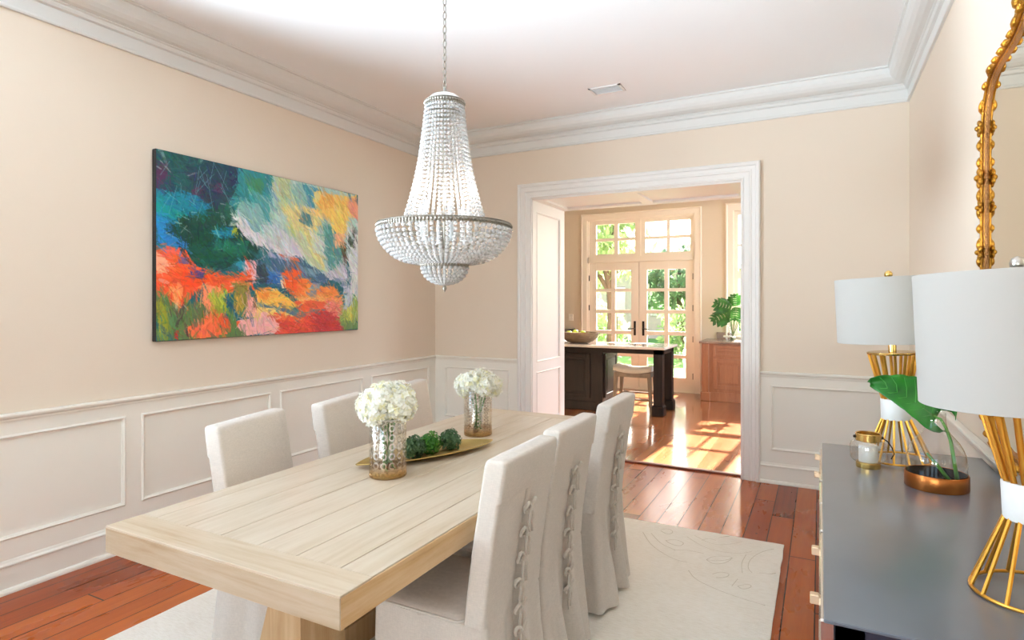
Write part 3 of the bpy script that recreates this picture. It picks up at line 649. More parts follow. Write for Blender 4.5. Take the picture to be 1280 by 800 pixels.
SCROLL = [[(-1.032, 3.848), (-0.941, 3.677), (-0.835, 3.573), (-0.753, 3.522), (-0.683, 3.515)], [(-0.657, 3.415), (-0.608, 3.326), (-0.511, 3.269), (-0.398, 3.226), (-0.305, 3.206), (-0.243, 3.198)], [(-0.591, 3.606), (-0.562, 3.677), (-0.486, 3.717), (-0.457, 3.702), (-0.485, 3.608), (-0.544, 3.559), (-0.591, 3.606)], [(-0.789, 3.655), (-0.717, 3.692), (-0.646, 3.69), (-0.618, 3.686)], [(-0.758, 3.9), (-0.633, 3.776), (-0.518, 3.757), (-0.414, 3.792), (-0.366, 3.855)], [(-0.72, 3.942), (-0.587, 3.841), (-0.483, 3.915), (-0.435, 3.982)], [(-0.253, 3.953), (-0.326, 3.856), (-0.367, 3.723), (-0.367, 3.599), (-0.337, 3.547)], [(-0.385, 3.523), (-0.405, 3.649), (-0.393, 3.784)], [(-0.302, 3.566), (-0.253, 3.574), (-0.219, 3.609)], [(-0.867, 3.778), (-0.818, 3.826), (-0.752, 3.796), (-0.767, 3.726), (-0.828, 3.736), (-0.867, 3.778)], [(-0.937, 3.943), (-0.899, 3.986), (-0.85, 3.942), (-0.874, 3.875), (-0.932, 3.922)], [(-0.53, 3.431), (-0.493, 3.483), (-0.442, 3.477), (-0.459, 3.419), (-0.506, 3.395)], [(-0.399, 3.434), (-0.417, 3.333)], [(-0.389, 3.347), (-0.336, 3.405), (-0.32, 3.368), (-0.362, 3.317), (-0.389, 3.347)], [(-0.577, 3.972), (-0.528, 4.041), (-0.47, 4.041)], [(-0.666, 3.883), (-0.632, 3.944), (-0.585, 3.925)], [(-0.591, 3.606), (-0.551, 3.609), (-0.49, 3.648), (-0.457, 3.702)], [(-0.978, 3.853), (-0.881, 3.708), (-0.782, 3.659)]]
def smooth(p):
    for _ in range(2):
        q = [p[0]]
        for a, b in zip(p[:-1], p[1:]): q += [(a[0]*.75+b[0]*.25, a[1]*.75+b[1]*.25), (a[0]*.25+b[0]*.75, a[1]*.25+b[1]*.75)]
        p = q+[p[-1]]
    return p
def corner(mx, my):
    """scrollwork for the corner at (-.2,4.06), mirrored"""
    cx, cy = -1.52, 2.34
    def T(pts): return [(cx+(x-cx)*mx, cy+(y-cy)*my) for x, y in pts]
    L = [smooth(q) for q in SCROLL]
    for l in L: carve([p for p in T(l) if -2.82 < p[0] < -.22 and .64 < p[1] < 4.04] or T(l)[:2])
for mx in (1, -1):
    for my in (1, -1):
        mb_c = MB(); corner(mx, my); mb_c.build('carved_scroll', M['rug_carve'], rg, (-1.52, 2.34, 0), True)

# ------------------------------------------------------------------ slipcovered chair
def rrect(hx, y0, y1, r, nl=12, ns=14, nc=4):
    """rounded rectangle; starts at rear-left... returns list of (x,y,side,t)"""
    pts = []
    def corner(cx, cy, a0):
        for k in range(nc+1):
            a = math.radians(a0+90*k/nc); pts.append((cx+r*math.cos(a), cy+r*math.sin(a), 'c', 0))
    # rear side (y0) from -hx to +hx, then right, front, left  (counter-clockwise)
    for k in range(1, ns*2): x = -hx+r+(2*hx-2*r)*k/(ns*2); pts.append((x, y0, 'rear', x))
    corner(hx-r, y0+r, -90)
    for k in range(1, nl): y = y0+r+(y1-y0-2*r)*k/nl; pts.append((hx, y, 'right', y))
    corner(hx-r, y1-r, 0)
    for k in range(1, ns): x = hx-r-(2*hx-2*r)*k/ns; pts.append((x, y1, 'front', x))
    corner(-hx+r, y1-r, 90)
    for k in range(1, nl): y = y1-r-(y1-y0-2*r)*k/nl; pts.append((-hx, y, 'left', y))
    corner(-hx+r, y0+r, 180)
    return pts
CH = 1.0; SEAT = .475
def recline(z): return -.075*max(0, (z-SEAT)/(CH-SEAT))**1.25
def chair(seed):
    root = thing('dining_chair', (0, 0, 0), 'x', 'chair', 'slipcovered dining chairs')
    mb = MB(); rings = []
    def ring(z, hx, y0, y1, r, fold=0., pleat=0., groove=0.):
        out = []; N = rrect(hx, y0, y1, r)
        for (x, y, sd, t) in N:
            ox = oy = 0
            if fold:
                ang = math.atan2(y-(y0+y1)/2, x); f = fold*(math.sin(ang*9+seed)+.6*math.sin(ang*17+seed*2.3)+.5*noise.noise(Vector((x*9, y*9, z*3+seed))))
                l = math.hypot(x, y-(y0+y1)/2) or 1; ox += f*x/l; oy += f*(y-(y0+y1)/2)/l
            if sd == 'rear':
                if groove: oy += groove*math.exp(-(x/.009)**2)
                if pleat:
                    wd = .012+.05*pleat; oy += .11*pleat*math.exp(-(x/wd)**2)-.05*pleat*math.exp(-((abs(x)-.085)/.05)**2)
            wr = .0022*noise.noise(Vector((x*11+seed, z*13, y*11)))
            out.append((x+ox, y+oy+wr, z))
        return out
    zs = [.02, .05, .1, .16, .22, .28, .33, .38, .42, .45, .468]
    for z in zs:
        k = 1-z/SEAT; fl = k**1.6; p = max(0, (.36-z)/.34)
        rings.append(ring(z, .226+.030*fl, -.002-.035*fl, .445+.02*fl, .03, .004+.008*k, p, .010))
    rings.append(ring(SEAT, .224, -.001, .442, .03, .002, 0, .010))
    for z in (SEAT+.004, .52, .58, .64, .70, .76, .82, .868):
        e = recline(z); rings.append(ring(z, .2265-.006*(z-SEAT), e, e+.074, .012, 0, 0, .009))
    for z, g, h in ((.870, .005, 0), (.874, .0055, 0), (.90, .005, 0), (.94, .005, 0), (.975, .004, 0), (.990, .002, -.001), (.997, -.003, -.004), (1.0, -.010, -.011)):
        e = recline(z); rings.append(ring(z, .2235+g*.15+h, e-g, e+.074+h, .012, 0, 0, 0))
    mb.loft(rings)
    mb.build('slipcover', M['linen'], root, (0, 0, 0), True, 50)
    # seat cushion with piping
    mb = MB(); r = []
    for z, i in ((SEAT-.012, .0), (SEAT+.004, -.002), (SEAT+.014, .004), (SEAT+.020, .02), (SEAT+.024, .06)):
        r.append([(x, y, z+.004*noise.noise(Vector((x*8, y*8, seed)))) for x, y, _, _ in rrect(.222-i, .08+i*.6, .44-i, .03)])
    mb.loft(r); mb.build('seat_cushion', M['linen_seat'], root, (0, 0, 0), True, 60)
    mb = MB(); mb.tube([(x, y, SEAT+.006) for x, y, _, _ in rrect(.2255, .076, .4435, .03)], .004, 6, closed=True)
    mb.build('piping', M['linen'], root, (0, 0, 0), True)
    # bow ties down the back slit
    rr = random.Random(seed)
    for z in (.80, .715, .63, .545, .46, .385, .315):
        mb = MB(); y = recline(z)-.012 if z > SEAT else -.018
        for sg in (-1, 1):
            lp = []
            for k in range(13):
                a = 2*PI*k/12; lp.append((sg*(.004+.026*(1-math.cos(a))/2*1.3), y-.006-.012*math.sin(a)*.8, z+.017*math.sin(a)+.012*(1-math.cos(a))*rr.uniform(.4, .9)))
            mb.tube(lp, .0068, 6, flat=.6)
            tl = [(sg*.003, y-.006, z), (sg*.012, y-.012, z-.02), (sg*(.008+.008*rr.random()), y-.008, z-.045), (sg*(.006+.012*rr.random()), y-.010, z-.068-.012*rr.random())]
            mb.tube(tl, [.006, .0085, .008, .006], 6, flat=.6)
        mb.sphere((0, y-.009, z), .0095, 8, 6)
        mb.build('tie_bow', M['tie'], root, (0, 0, 0), True)
    for sx in (-1, 1):
        for y in (.03, .40):
            mb = MB(); mb.loft([[(sx*.175-a, y-a, z), (sx*.175+a, y-a, z), (sx*.175+a, y+a, z), (sx*.175-a, y+a, z)] for z, a in ((0, .014), (.3, .022))]); mb.build('leg', M['dark_leg'], root)
    return root
proto = chair(1.7)
CHAIRS = [  # x,y of rear-bottom centre, heading, label
    (-.925, 1.80, 90, 1.015, 'slipcovered linen chair at the near right corner of the table, largest in view'),
    (-.945, 2.285, 90, 1.015, 'middle one of the three slipcovered chairs with bow-tied backs right of the table'),
    (-.955, 2.935, 91, 1.015, 'slipcovered chair right of the table nearest the doorway and kitchen'),
    (-2.245, 1.83, -77, .99, 'slipcovered linen chair left of the table nearest the viewer, below the painting'),
    (-2.255, 2.42, -77, .99, 'middle slipcovered chair left of the table, half behind the nearer flower vase'),
    (-2.285, 3.05, -77, .99, 'slipcovered chair left of the table at its far end, nearest the room corner')]
for i, (x, y, a, zs, lab) in enumerate(CHAIRS):
    c = proto if i == 0 else copy_tree(proto)
    c.location = (x, y, .0165); c.rotation_euler = (0, 0, math.radians(a)); c.scale = ((.92, .94, 1, 1, 1, 1)[i], 1, zs); c['label'] = lab

# ------------------------------------------------------------------ painting
def homography(src, dst):
    A = []; B = []
    for (x, y), (u, v) in zip(src, dst):
        A += [[x, y, 1, 0, 0, 0, -u*x, -u*y], [0, 0, 0, x, y, 1, -v*x, -v*y]]; B += [u, v]
    return np.append(np.linalg.solve(np.array(A, float), np.array(B, float)), 1).reshape(3, 3)
def paint(NU, NV):
    Hm = homography([(88, 45), (825, 215), (822, 718), (78, 755)], [(0, 0), (1, 0), (1, 1), (0, 1)])
    U, V = np.meshgrid(np.linspace(0, 1, NU), np.linspace(0, 1, NV)); img = np.zeros((NV, NU, 3)); img[:] = (30, 100, 110)
    jx = np.zeros_like(U); jy = np.zeros_like(U)
    for k in range(7):
        fx, fy, ph = rng.uniform(8, 45, 3); jx += np.sin(U*fx+V*fy+ph)*.0028; jy += np.cos(U*fy-V*fx+ph*2)*.004
    Uj, Vj = U+jx, V+jy
    polys = [
     ([(60,20),(400,100),(480,140),(420,250),(330,260),(230,250),(120,210),(60,200)], (34,72,84)),
     ([(90,50),(250,80),(300,170),(180,180),(110,140)], (30,84,84)), ([(200,110),(330,130),(330,230),(240,230)], (40,62,80)), ([(350,110),(420,130),(410,190),(340,180)], (38,52,84)),
     ([(85,90),(125,95),(130,150),(88,190)], (78,44,78)), ([(110,180),(150,190),(150,230),(110,210)], (60,50,80)), ([(215,190),(250,180),(240,250),(205,250)], (84,48,74)), ([(300,170),(330,175),(320,215),(290,205)], (86,50,84)),
     ([(82,190),(180,200),(260,260),(300,300),(230,330),(140,330),(82,300)], (20,124,146)), ([(80,240),(150,260),(240,300),(200,330),(90,290)], (14,140,140)), ([(180,190),(250,220),(290,270),(230,260)], (24,118,150)),
     ([(80,285),(120,310),(170,370),(205,415),(120,405),(80,392)], (36,122,186)), ([(86,300),(110,330),(112,395),(84,385)], (30,134,196)),
     ([(110,330),(200,280),(330,280),(400,360),(465,412),(430,445),(300,495),(200,475),(185,410),(120,345)], (12,64,52)), ([(200,400),(330,390),(440,415),(330,480),(230,470)], (14,80,66)), ([(150,300),(330,250),(380,300),(280,330)], (22,72,56)), ([(290,250),(360,245),(380,300),(330,310)],(26,90,74)),
     ([(280,335),(370,338),(365,368),(300,366)], (18,134,158)), ([(358,335),(380,338),(378,365),(360,366)], (170,180,50)), ([(300,370),(430,390),(400,430),(300,420)], (20,104,84)),
     ([(390,110),(520,130),(570,250),(500,340),(420,290),(350,250),(380,180)], (50,136,142)), ([(410,140),(480,150),(470,205),(420,215)], (66,138,104)), ([(430,200),(500,220),(520,300),(450,290)], (84,160,162)),
     ([(505,130),(700,180),(825,210),(825,420),(760,480),(720,520),(560,440),(450,405),(350,300),(380,260),(430,280),(500,330)], (172,200,192)),
     ([(350,290),(400,290),(480,370),(580,430),(700,520),(640,500),(540,440),(450,405),(390,350)], (222,216,222)), ([(450,300),(560,350),(640,440),(600,450),(500,390)], (206,206,212)), ([(380,230),(450,250),(520,350),(450,350),(390,290)], (132,178,176)), ([(470,330),(520,340),(560,400),(500,390)],(196,206,204)),
     ([(530,250),(590,240),(650,330),(705,490),(670,490),(590,370)], (222,212,146)), ([(560,330),(610,350),(690,490),(640,470)], (196,206,168)), ([(515,140),(570,150),(590,230),(540,250)], (188,200,150)), ([(590,270),(650,260),(690,330),(660,340)], (226,206,140)),
     ([(600,180),(690,195),(670,260),(615,250)], (78,150,170)), ([(575,170),(620,180),(640,250),(600,270)], (150,190,180)), ([(620,280),(660,300),(650,330),(610,300)], (90,140,140)),
     ([(695,330),(735,340),(770,400),(765,440),(745,505),(715,480),(690,420)], (86,150,146)), ([(640,340),(700,370),(700,450),(660,420)], (212,216,206)),
     ([(668,205),(825,215),(820,280),(785,305),(768,372),(742,372),(720,310),(680,275)], (250,200,104)), ([(680,205),(735,208),(730,270),(690,265)], (248,178,92)), ([(740,260),(775,260),(768,360),(745,360)], (250,212,110)), ([(640,260),(690,270),(720,310),(660,300)], (246,206,140)),
     ([(795,215),(827,225),(822,300),(798,290)], (238,160,128)), ([(735,365),(778,365),(775,402),(738,405)], (242,180,134)), ([(660,210),(690,208),(690,240),(660,240)],(232,214,140)),
     ([(778,340),(828,310),(828,620),(795,570),(788,420)], (212,216,214)), ([(788,385),(818,325),(815,385),(792,440)], (62,84,70)), ([(765,400),(782,400),(785,480),(772,480)], (92,80,50)), ([(695,500),(780,465),(785,540),(720,535)], (198,194,208)), ([(730,515),(790,535),(800,580),(760,560)], (120,140,166)),
     ([(370,470),(435,440),(420,480),(380,495)], (46,140,170)), ([(405,450),(485,438),(475,500),(445,530),(420,545),(395,500)], (242,182,188)),
     ([(450,445),(600,445),(720,530),(700,550),(560,560),(480,550),(445,530)], (70,106,134)), ([(445,470),(480,455),(490,545),(448,540)], (50,66,76)), ([(490,490),(530,490),(532,545),(490,545)], (50,110,186)), ([(480,430),(600,450),(560,465),(480,445)], (150,160,190)), ([(520,435),(600,455),(610,470),(540,450)],(220,110,80)), ([(600,480),(690,505),(650,520),(600,500)], (110,150,170)),
     ([(75,400),(190,420),(235,490),(330,510),(425,495),(435,560),(340,585),(230,570),(150,640),(75,600)], (242,92,48)), ([(80,405),(190,418),(170,450),(110,430)], (236,98,76)), ([(80,415),(115,440),(140,490),(85,500)], (246,166,128)), ([(150,480),(230,500),(300,540),(180,560)], (246,80,30)), ([(130,540),(165,560),(170,630),(140,610)], (250,150,90)),
     ([(250,545),(335,575),(335,625),(270,660),(235,610)], (250,146,98)), ([(340,530),(430,520),(425,570),(360,570)], (250,140,90)), ([(205,500),(260,500),(250,530),(215,525)], (86,66,120)), ([(160,445),(210,460),(205,480),(170,470)],(120,90,130)),
     ([(535,500),(618,500),(605,540),(590,590),(555,555)], (246,96,42)), ([(525,505),(540,505),(555,560),(545,560)], (238,214,180)), ([(600,535),(650,528),(640,590),(590,600)], (248,124,56)), ([(640,545),(735,560),(768,610),(600,630),(620,590)], (250,140,66)), ([(660,540),(690,545),(660,600),(640,590)],(140,150,160)),
     ([(440,555),(520,565),(600,620),(560,632),(430,620)], (252,188,86)), ([(440,555),(500,560),(490,600),(440,590)], (250,150,60)), ([(600,590),(755,600),(750,622),(610,626)], (250,176,100)),
     ([(430,622),(600,628),(725,645),(655,660),(440,642)], (92,122,128)), ([(430,640),(560,645),(610,672),(470,675),(430,660)], (250,206,120)), ([(590,610),(770,620),(770,640),(600,650)], (236,100,60)),
     ([(510,665),(775,645),(765,725),(490,735),(470,705)], (222,74,54)), ([(650,660),(770,650),(765,720),(660,720)], (196,54,56)), ([(510,660),(620,660),(600,690),(520,690)], (242,110,60)), ([(700,600),(770,610),(765,680),(700,650)], (236,130,110)),
     ([(380,690),(480,655),(530,700),(505,735),(370,745)], (246,178,172)), ([(405,600),(450,595),(450,660),(400,672)], (246,174,160)), ([(430,580),(445,580),(450,640),(435,640)],(120,80,50)),
     ([(75,550),(110,570),(165,630),(225,600),(265,640),(300,690),(380,700),(405,745),(75,760)], (94,120,70)), ([(80,600),(105,610),(115,680),(80,690)], (150,152,44)), ([(80,690),(110,690),(115,740),(80,750)], (160,160,50)), ([(215,600),(260,640),(250,680),(215,650)],(104,116,70)),
     ([(190,700),(280,640),(335,650),(310,700),(350,725),(220,738)], (246,112,68)), ([(300,660),(360,690),(400,690),(380,720),(320,700)],(236,96,50)), ([(260,590),(330,570),(335,660),(280,655)], (150,160,56)), ([(270,580),(290,580),(290,640),(272,640)],(186,190,60)), ([(310,580),(325,575),(325,640),(312,640)],(190,196,70)),
     ([(355,540),(412,528),(412,660),(365,655)], (136,128,60)), ([(370,600),(385,600),(385,650),(372,650)],(220,170,60)), ([(335,650),(370,670),(395,740),(350,720)],(92,130,72)), ([(140,715),(158,708),(158,752),(136,752)], (190,40,36)), ([(130,630),(140,635),(215,735),(200,735)], (90,60,60)),
     ([(765,600),(822,580),(825,722),(755,715)], (150,170,82)), ([(785,590),(800,590),(800,690),(785,690)],(216,206,90)), ([(765,555),(795,540),(802,620),(772,650)], (186,190,206)), ([(760,690),(822,690),(822,722),(758,715)],(110,140,80))]
    for P, c in polys:
        q = np.array([(*p, 1) for p in P], float) @ Hm.T; q = q[:, :2]/q[:, 2:]
        ins = np.zeros(U.shape, bool); n = len(q)
        for k in range(n):
            (x0, y0), (x1, y1) = q[k], q[(k+1) % n]
            if y0 == y1: continue
            cnd = ((y0 > Vj) != (y1 > Vj)) & (Uj < (x1-x0)*(Vj-y0)/(y1-y0)+x0); ins ^= cnd
        img[ins] = c
    # broad brush marks, then bristle strokes
    base = img.copy()
    for k in range(6600):
        wide = k < 900
        u, v = rng.random(2); i0, j0 = int(u*(NU-1)), int(v*(NV-1)); c = base[min(NV-1, max(0, j0+int(rng.normal(0, 4)))), min(NU-1, max(0, i0+int(rng.normal(0, 5))))]*rng.uniform(.84, 1.14)+rng.normal(0, 11, 3)
        if rng.random() < .02: c = c*.4+np.array((235, 232, 226))*.6
        if v < .62 and u > .33: th = math.radians(rng.normal(52, 16))
        elif v < .5: th = math.radians(rng.normal(35, 50))
        elif v > .72 and u < .45 or u > .9: th = math.radians(rng.normal(80, 25))
        else: th = math.radians(rng.normal(15, 30))
        L, W = (rng.uniform(.015, .05), rng.uniform(.005, .011)) if wide else (rng.uniform(.006, .028), rng.uniform(.0010, .0036)); cs, sn = math.cos(th), math.sin(th); R = int(L*NU)+3
        a0, a1, b0, b1 = max(0, i0-R), min(NU, i0+R), max(0, j0-R), min(NV, j0+R)
        du, dv = U[b0:b1, a0:a1]-u, (V[b0:b1, a0:a1]-v)*.66
        s_, t_ = du*cs+dv*sn, -du*sn+dv*cs; msk = (np.abs(s_) < L) & (np.abs(t_) < W*(1-.5*np.abs(s_)/L))
        sub = img[b0:b1, a0:a1]; sub[msk] = sub[msk]*.45+np.clip(c, 0, 255)*.55
    for k in range(22):   # thin scratched lines in the dark sky
        u, v, th = rng.uniform(.02, .45), rng.uniform(.02, .35), math.radians(rng.choice([55, 120, 100])+rng.normal(0, 12)); L = rng.uniform(.02, .07)
        du, dv = U-u, (V-v)*.66; s_, t_ = du*math.cos(th)+dv*math.sin(th), -du*math.sin(th)+dv*math.cos(th)+.3*(du*du)
        mk = (np.abs(s_) < L) & (np.abs(t_) < .0011); img[mk] = img[mk]*.5+np.array((110, 168, 178))*.5
    return np.clip(img, 0, 255)/255
def painting():
    y0, y1, z0, z1 = 2.305, 4.165, 1.268, 2.497; th = .04
    root = thing('painting', (XL, (y0+y1)/2, z0), 'large unframed colourful abstract landscape canvas on the left wall', 'painting')
    O = tuple(root.location)
    mb = MB(); mb.box(XL+.001, XL+th-.002, y0, y1, z0, z1, .004); mb.build('canvas_edge', M['canvas_edge'], root, O)
    NU, NV = 440, 290; img = paint(NU, NV); lin = np.where(img <= .04045, img/12.92, ((img+.055)/1.055)**2.4)
    U, V = np.meshgrid(np.linspace(0, 1, NU), np.linspace(0, 1, NV))
    co = np.stack([np.full(U.shape, XL+th), y0+.004+(y1-y0-.006)*U, z1-.003-(z1-z0-.006)*V], -1).reshape(-1, 3)-np.array(O)
    idx = np.arange(NU*NV).reshape(NV, NU); q = np.stack([idx[:-1, :-1], idx[1:, :-1], idx[1:, 1:], idx[:-1, 1:]], -1).reshape(-1, 4)
    me = bpy.data.meshes.new('painted_canvas'); me.from_pydata(co.tolist(), [], q.tolist())
    ca = me.color_attributes.new('paint', 'FLOAT_COLOR', 'POINT')
    ca.data.foreach_set('color', np.concatenate([lin.reshape(-1, 3), np.ones((NU*NV, 1))], 1).ravel())
    m, n, b = new_mat('oil_paint'); t = NT(n); at = t.node('ShaderNodeVertexColor', layer_name='paint'); t.L(at.outputs[0], b.inputs['Base Color'])
    setp(b, rough=.5, spec=.35); bw = t.node('ShaderNodeRGBToBW'); t.L(at.outputs[0], bw.inputs[0]); t.L(t.bump(bw.outputs[0], .15, .004), b.inputs['Normal'])
    me.materials.append(m); me.update(); o = bpy.data.objects.new('painted_canvas', me); COL.objects.link(o); o.parent = root
painting()

# ------------------------------------------------------------------ chandelier
def ico():
    t = (1+5**.5)/2; v = np.array([(-1, t, 0), (1, t, 0), (-1, -t, 0), (1, -t, 0), (0, -1, t), (0, 1, t), (0, -1, -t), (0, 1, -t), (t, 0, -1), (t, 0, 1), (-t, 0, -1), (-t, 0, 1)])/math.sqrt(1+t*t)
    f = [(0, 11, 5), (0, 5, 1), (0, 1, 7), (0, 7, 10), (0, 10, 11), (1, 5, 9), (5, 11, 4), (11, 10, 2), (10, 7, 6), (7, 1, 8), (3, 9, 4), (3, 4, 2), (3, 2, 6), (3, 6, 8), (3, 8, 9), (4, 9, 5), (2, 4, 11), (6, 2, 10), (8, 6, 7), (9, 8, 1)]
    vs = [tuple(x) for x in v]; cache = {}; out = []
    def mid(a, b):
        k = (min(a, b), max(a, b))
        if k not in cache:
            m = (np.array(vs[a])+np.array(vs[b])); m /= np.linalg.norm(m); cache[k] = len(vs); vs.append(tuple(m))
        return cache[k]
    for a, b, c in f:
        x, y, z = mid(a, b), mid(b, c), mid(c, a); out += [(a, x, z), (b, y, x), (c, z, y), (x, y, z)]
    return np.array(vs), out
IV, IF = ico()
def beads(mb, path, r, gap=1.0):
    """beads strung along polyline path of (x,y,z)"""
    P = [np.array(p, float) for p in path]; seg = [np.linalg.norm(P[i+1]-P[i]) for i in range(len(P)-1)]; tot = sum(seg); n = max(1, int(round(tot/(2*r*gap))))
    for k in range(n):
        d = (k+.5)*tot/n; i = 0
        while i < len(seg)-1 and d > seg[i]: d -= seg[i]; i += 1
        c = P[i]+(P[i+1]-P[i])*(d/seg[i]); mb.add((IV*r*(1, 1, .94)+c).tolist(), IF)
CHX, CHY = -1.585, 2.36
def chandelier():
    root = thing('chandelier', (CHX, CHY, ZC), 'crystal beaded empire chandelier hanging over the dining table', 'chandelier')
    O = (0, 0, ZC)
    B = lambda mb, n, m, sm=False, au=None: mb.build(n, m, root, O, sm, au)
    B(MB().lathe([(.0, 3.31), (.065, 3.31), (.065, 3.30), (.05, 3.285), (.02, 3.275), (.012, 3.262), (0, 3.262)], 28), 'canopy', M['pewter'], True, 40)
    mb = MB(); z = 3.268; k = 0
    while z > 2.535:
        pts = []
        for a in range(14):
            t = 2*PI*a/14; x, zz = .0085*math.cos(t), .020*math.sin(t); pts.append((x, 0, z-.018+zz) if k % 2 else (0, x, z-.018+zz))
        mb.tube(pts, .0026, 6, closed=True); z -= .0335; k += 1
    B(mb, 'chain', M['pewter'], True)
    mb = MB(); mb.cyl((0, 0, 2.505), (0, 0, 2.542), .012, .006, 10); B(mb, 'hook', M['pewter'], True, 40)
    B(MB().lathe([(.0, 2.513), (.03, 2.511), (.058, 2.5), (.078, 2.485), (.088, 2.470), (.086, 2.470), (.07, 2.485), (0, 2.503)], 32), 'dome_cap', M['white_enamel'], True, 50)
    def gallery(name, r, z0, z1, n):
        mb = MB().lathe([(r, z0), (r+.003, z0), (r+.003, z1), (r, z1), (r, z0)], 64)
        for k in range(n):
            a = 2*PI*k/n; c, s_ = math.cos(a), math.sin(a)
            mb.sphere(((r+.004)*c, (r+.004)*s_, (z0+z1)/2), (z1-z0)*.36, 6, 4)
            mb.sphere(((r+.002)*c, (r+.002)*s_, z0), (z1-z0)*.24, 5, 4)
        mb.lathe([(r+.004, z1-.002), (r+.006, z1), (r+.004, z1+.002), (r, z1)], 64)
        B(mb, name, M['pewter'], True, 50)
    gallery('top_gallery', .089, 2.452, 2.472, 44)
    gallery('main_gallery', .312, 1.866, 1.888, 120)
    gallery('lower_gallery', .108, 1.688, 1.706, 52)
    mb = MB()
    for z, r in ((2.425, .078), (2.40, .078)):
        mb.tube([(r*math.cos(2*PI*k/24), r*math.sin(2*PI*k/24), z) for k in range(24)], .003, 5, closed=True)
    for k in range(16):
        a = 2*PI*k/16; mb.tube([(.078*math.cos(a+t), .078*math.sin(a+t), 2.4125+.010*math.sin(t*14)) for t in np.linspace(-.12, .12, 7)], .0022, 5)
    B(mb, 'inner_scroll_ring', M['pewter'], True)
    mb = MB(); mb.cyl((0, 0, 1.70), (0, 0, 2.50), .009, n=10)
    for k in range(6):
        a = 2*PI*k/6; mb.tube([(0, 0, 1.80), (.10*math.cos(a), .10*math.sin(a), 1.77), (.2*math.cos(a), .2*math.sin(a), 1.82), (.311*math.cos(a), .311*math.sin(a), 1.872)], .006, 6)
        mb.tube([(.09*math.cos(a), .09*math.sin(a), 1.70), (.2*math.cos(a), .2*math.sin(a), 1.735), (.28*math.cos(a), .28*math.sin(a), 1.80), (.311*math.cos(a), .311*math.sin(a), 1.872)], .003, 5)
    B(mb, 'frame', M['pewter'], True, 50)
    for k in range(6):
        a = 2*PI*k/6+.3; mb = MB().lathe([(.0, 1.80), (.024, 1.80), (.024, 1.81), (.012, 1.815), (.0115, 1.93), (.013, 1.94), (.0135, 1.955), (.006, 1.985), (0, 1.995)], 12, (.12*math.cos(a), .12*math.sin(a), 0)); B(mb, 'candle_lamp', M['candle_tube'], True, 40)
        bl = bpy.data.lights.new('candle_bulb', 'POINT'); bl.energy = .5; bl.color = (1, .98, .95); bl.shadow_soft_size = .03
        bo = bpy.data.objects.new('candle_bulb', bl); COL.objects.link(bo); bo.parent = root; bo.location = (.12*math.cos(a), .12*math.sin(a), 2.04-ZC)
    # strands: one mesh each kind, copies rotated
    def strands(name, path, r, n, gap=1.0):
        mb = MB(); beads(mb, path, r, gap); o = B(mb, name, M['crystal'])
        for k in range(1, n):
            c = o.copy(); COL.objects.link(c); c.parent = root; c.rotation_euler = (0, 0, 2*PI*k/n)
    up = []
    for t in np.linspace(0, 1, 16): up.append((.088+.055*t+.058*t**2.6, 0, 2.452-.566*t))
    strands('upper_strand', up, .0080, 40, 1.28)
    bk = []
    for t in np.linspace(0, 1, 12): bk.append((.112+.203*math.cos(t*PI/2)**.85 if t < 1 else .112, 0, 1.866-.160*math.sin(t*PI/2)**1.15))
    strands('basket_strand', bk, .0106, 60, 1.04)
    lw = []
    for t in np.linspace(0, 1, 8): lw.append((.108*math.cos(t*PI/2*.93), 0, 1.690-.082*math.sin(t*PI/2)))
    strands('lower_strand', lw, .0104, 26, 1.02)
    mb = MB().lathe([(0, 1.615), (.012, 1.612), (.016, 1.604), (.006, 1.598), (.009, 1.59), (.010, 1.583), (.004, 1.575), (0, 1.566)], 12); B(mb, 'finial', M['pewter'], True, 50)
chandelier()

# ------------------------------------------------------------------ hydrangeas in mercury glass
def floret_ball(mb, c, R, n, sc, seed, warm=.18, pr=.0115):
    rr = random.Random(seed)
    for k in range(n):
        z = 1-2*(k+.5)/n; ph = k*2.399963+rr.uniform(-.3, .3); q = math.sqrt(max(0, 1-z*z))
        d = Vector((q*math.cos(ph), q*math.sin(ph), z)); pos = Vector((c[0]+d.x*R*sc[0], c[1]+d.y*R*sc[1], c[2]+d.z*R*sc[2]))+d*rr.uniform(-.008, .012)
        nrm = (d+Vector((rr.uniform(-.5, .5), rr.uniform(-.5, .5), rr.uniform(-.3, .6)))).normalized()
        a = nrm.orthogonal().normalized(); a = Matrix.Rotation(rr.uniform(0, 6.3), 3, nrm) @ a; b = nrm.cross(a); mb.cur = 1 if rr.random() < warm else 0
        s = pr*rr.uniform(.8, 1.25)
        for p in range(4):
            t = p*PI/2; u = a*math.cos(t)+b*math.sin(t); v = nrm.cross(u); cup = rr.uniform(.05, .4)
            vs = [pos, pos+u*s*.5-v*s*.46+nrm*s*cup*.4, pos+u*s*1.05-v*s*.22+nrm*s*cup, pos+u*s*1.05+v*s*.22+nrm*s*cup, pos+u*s*.5+v*s*.46+nrm*s*cup*.4]
            mb.add([tuple(x) for x in vs], [(0, 1, 2, 3, 4)])
        mb.cur = 1; mb.sphere(tuple(pos+nrm*.002), s*.14, 5, 3)
    mb.cur = 0
def vase(loc, mat, label, h=.245, r=.078):
    v = thing('vase', loc, label, 'vase', 'mercury glass vases on the table')
    MB().lathe([(0, 0), (r-.004, 0), (r, .004), (r, h-.003), (r-.002, h), (r-.005, h-.002), (r-.005, .012), (0, .010)], 40).build('vase_body', mat, v, (0, 0, 0), True, 40)
    MB().lathe([(r-.0005, h-.004), (r+.0012, h-.002), (r+.0012, h+.001), (r-.004, h+.002), (r-.005, h-.004)], 40).build('rim', M['silver'], v, (0, 0, 0), True, 40)
    return v
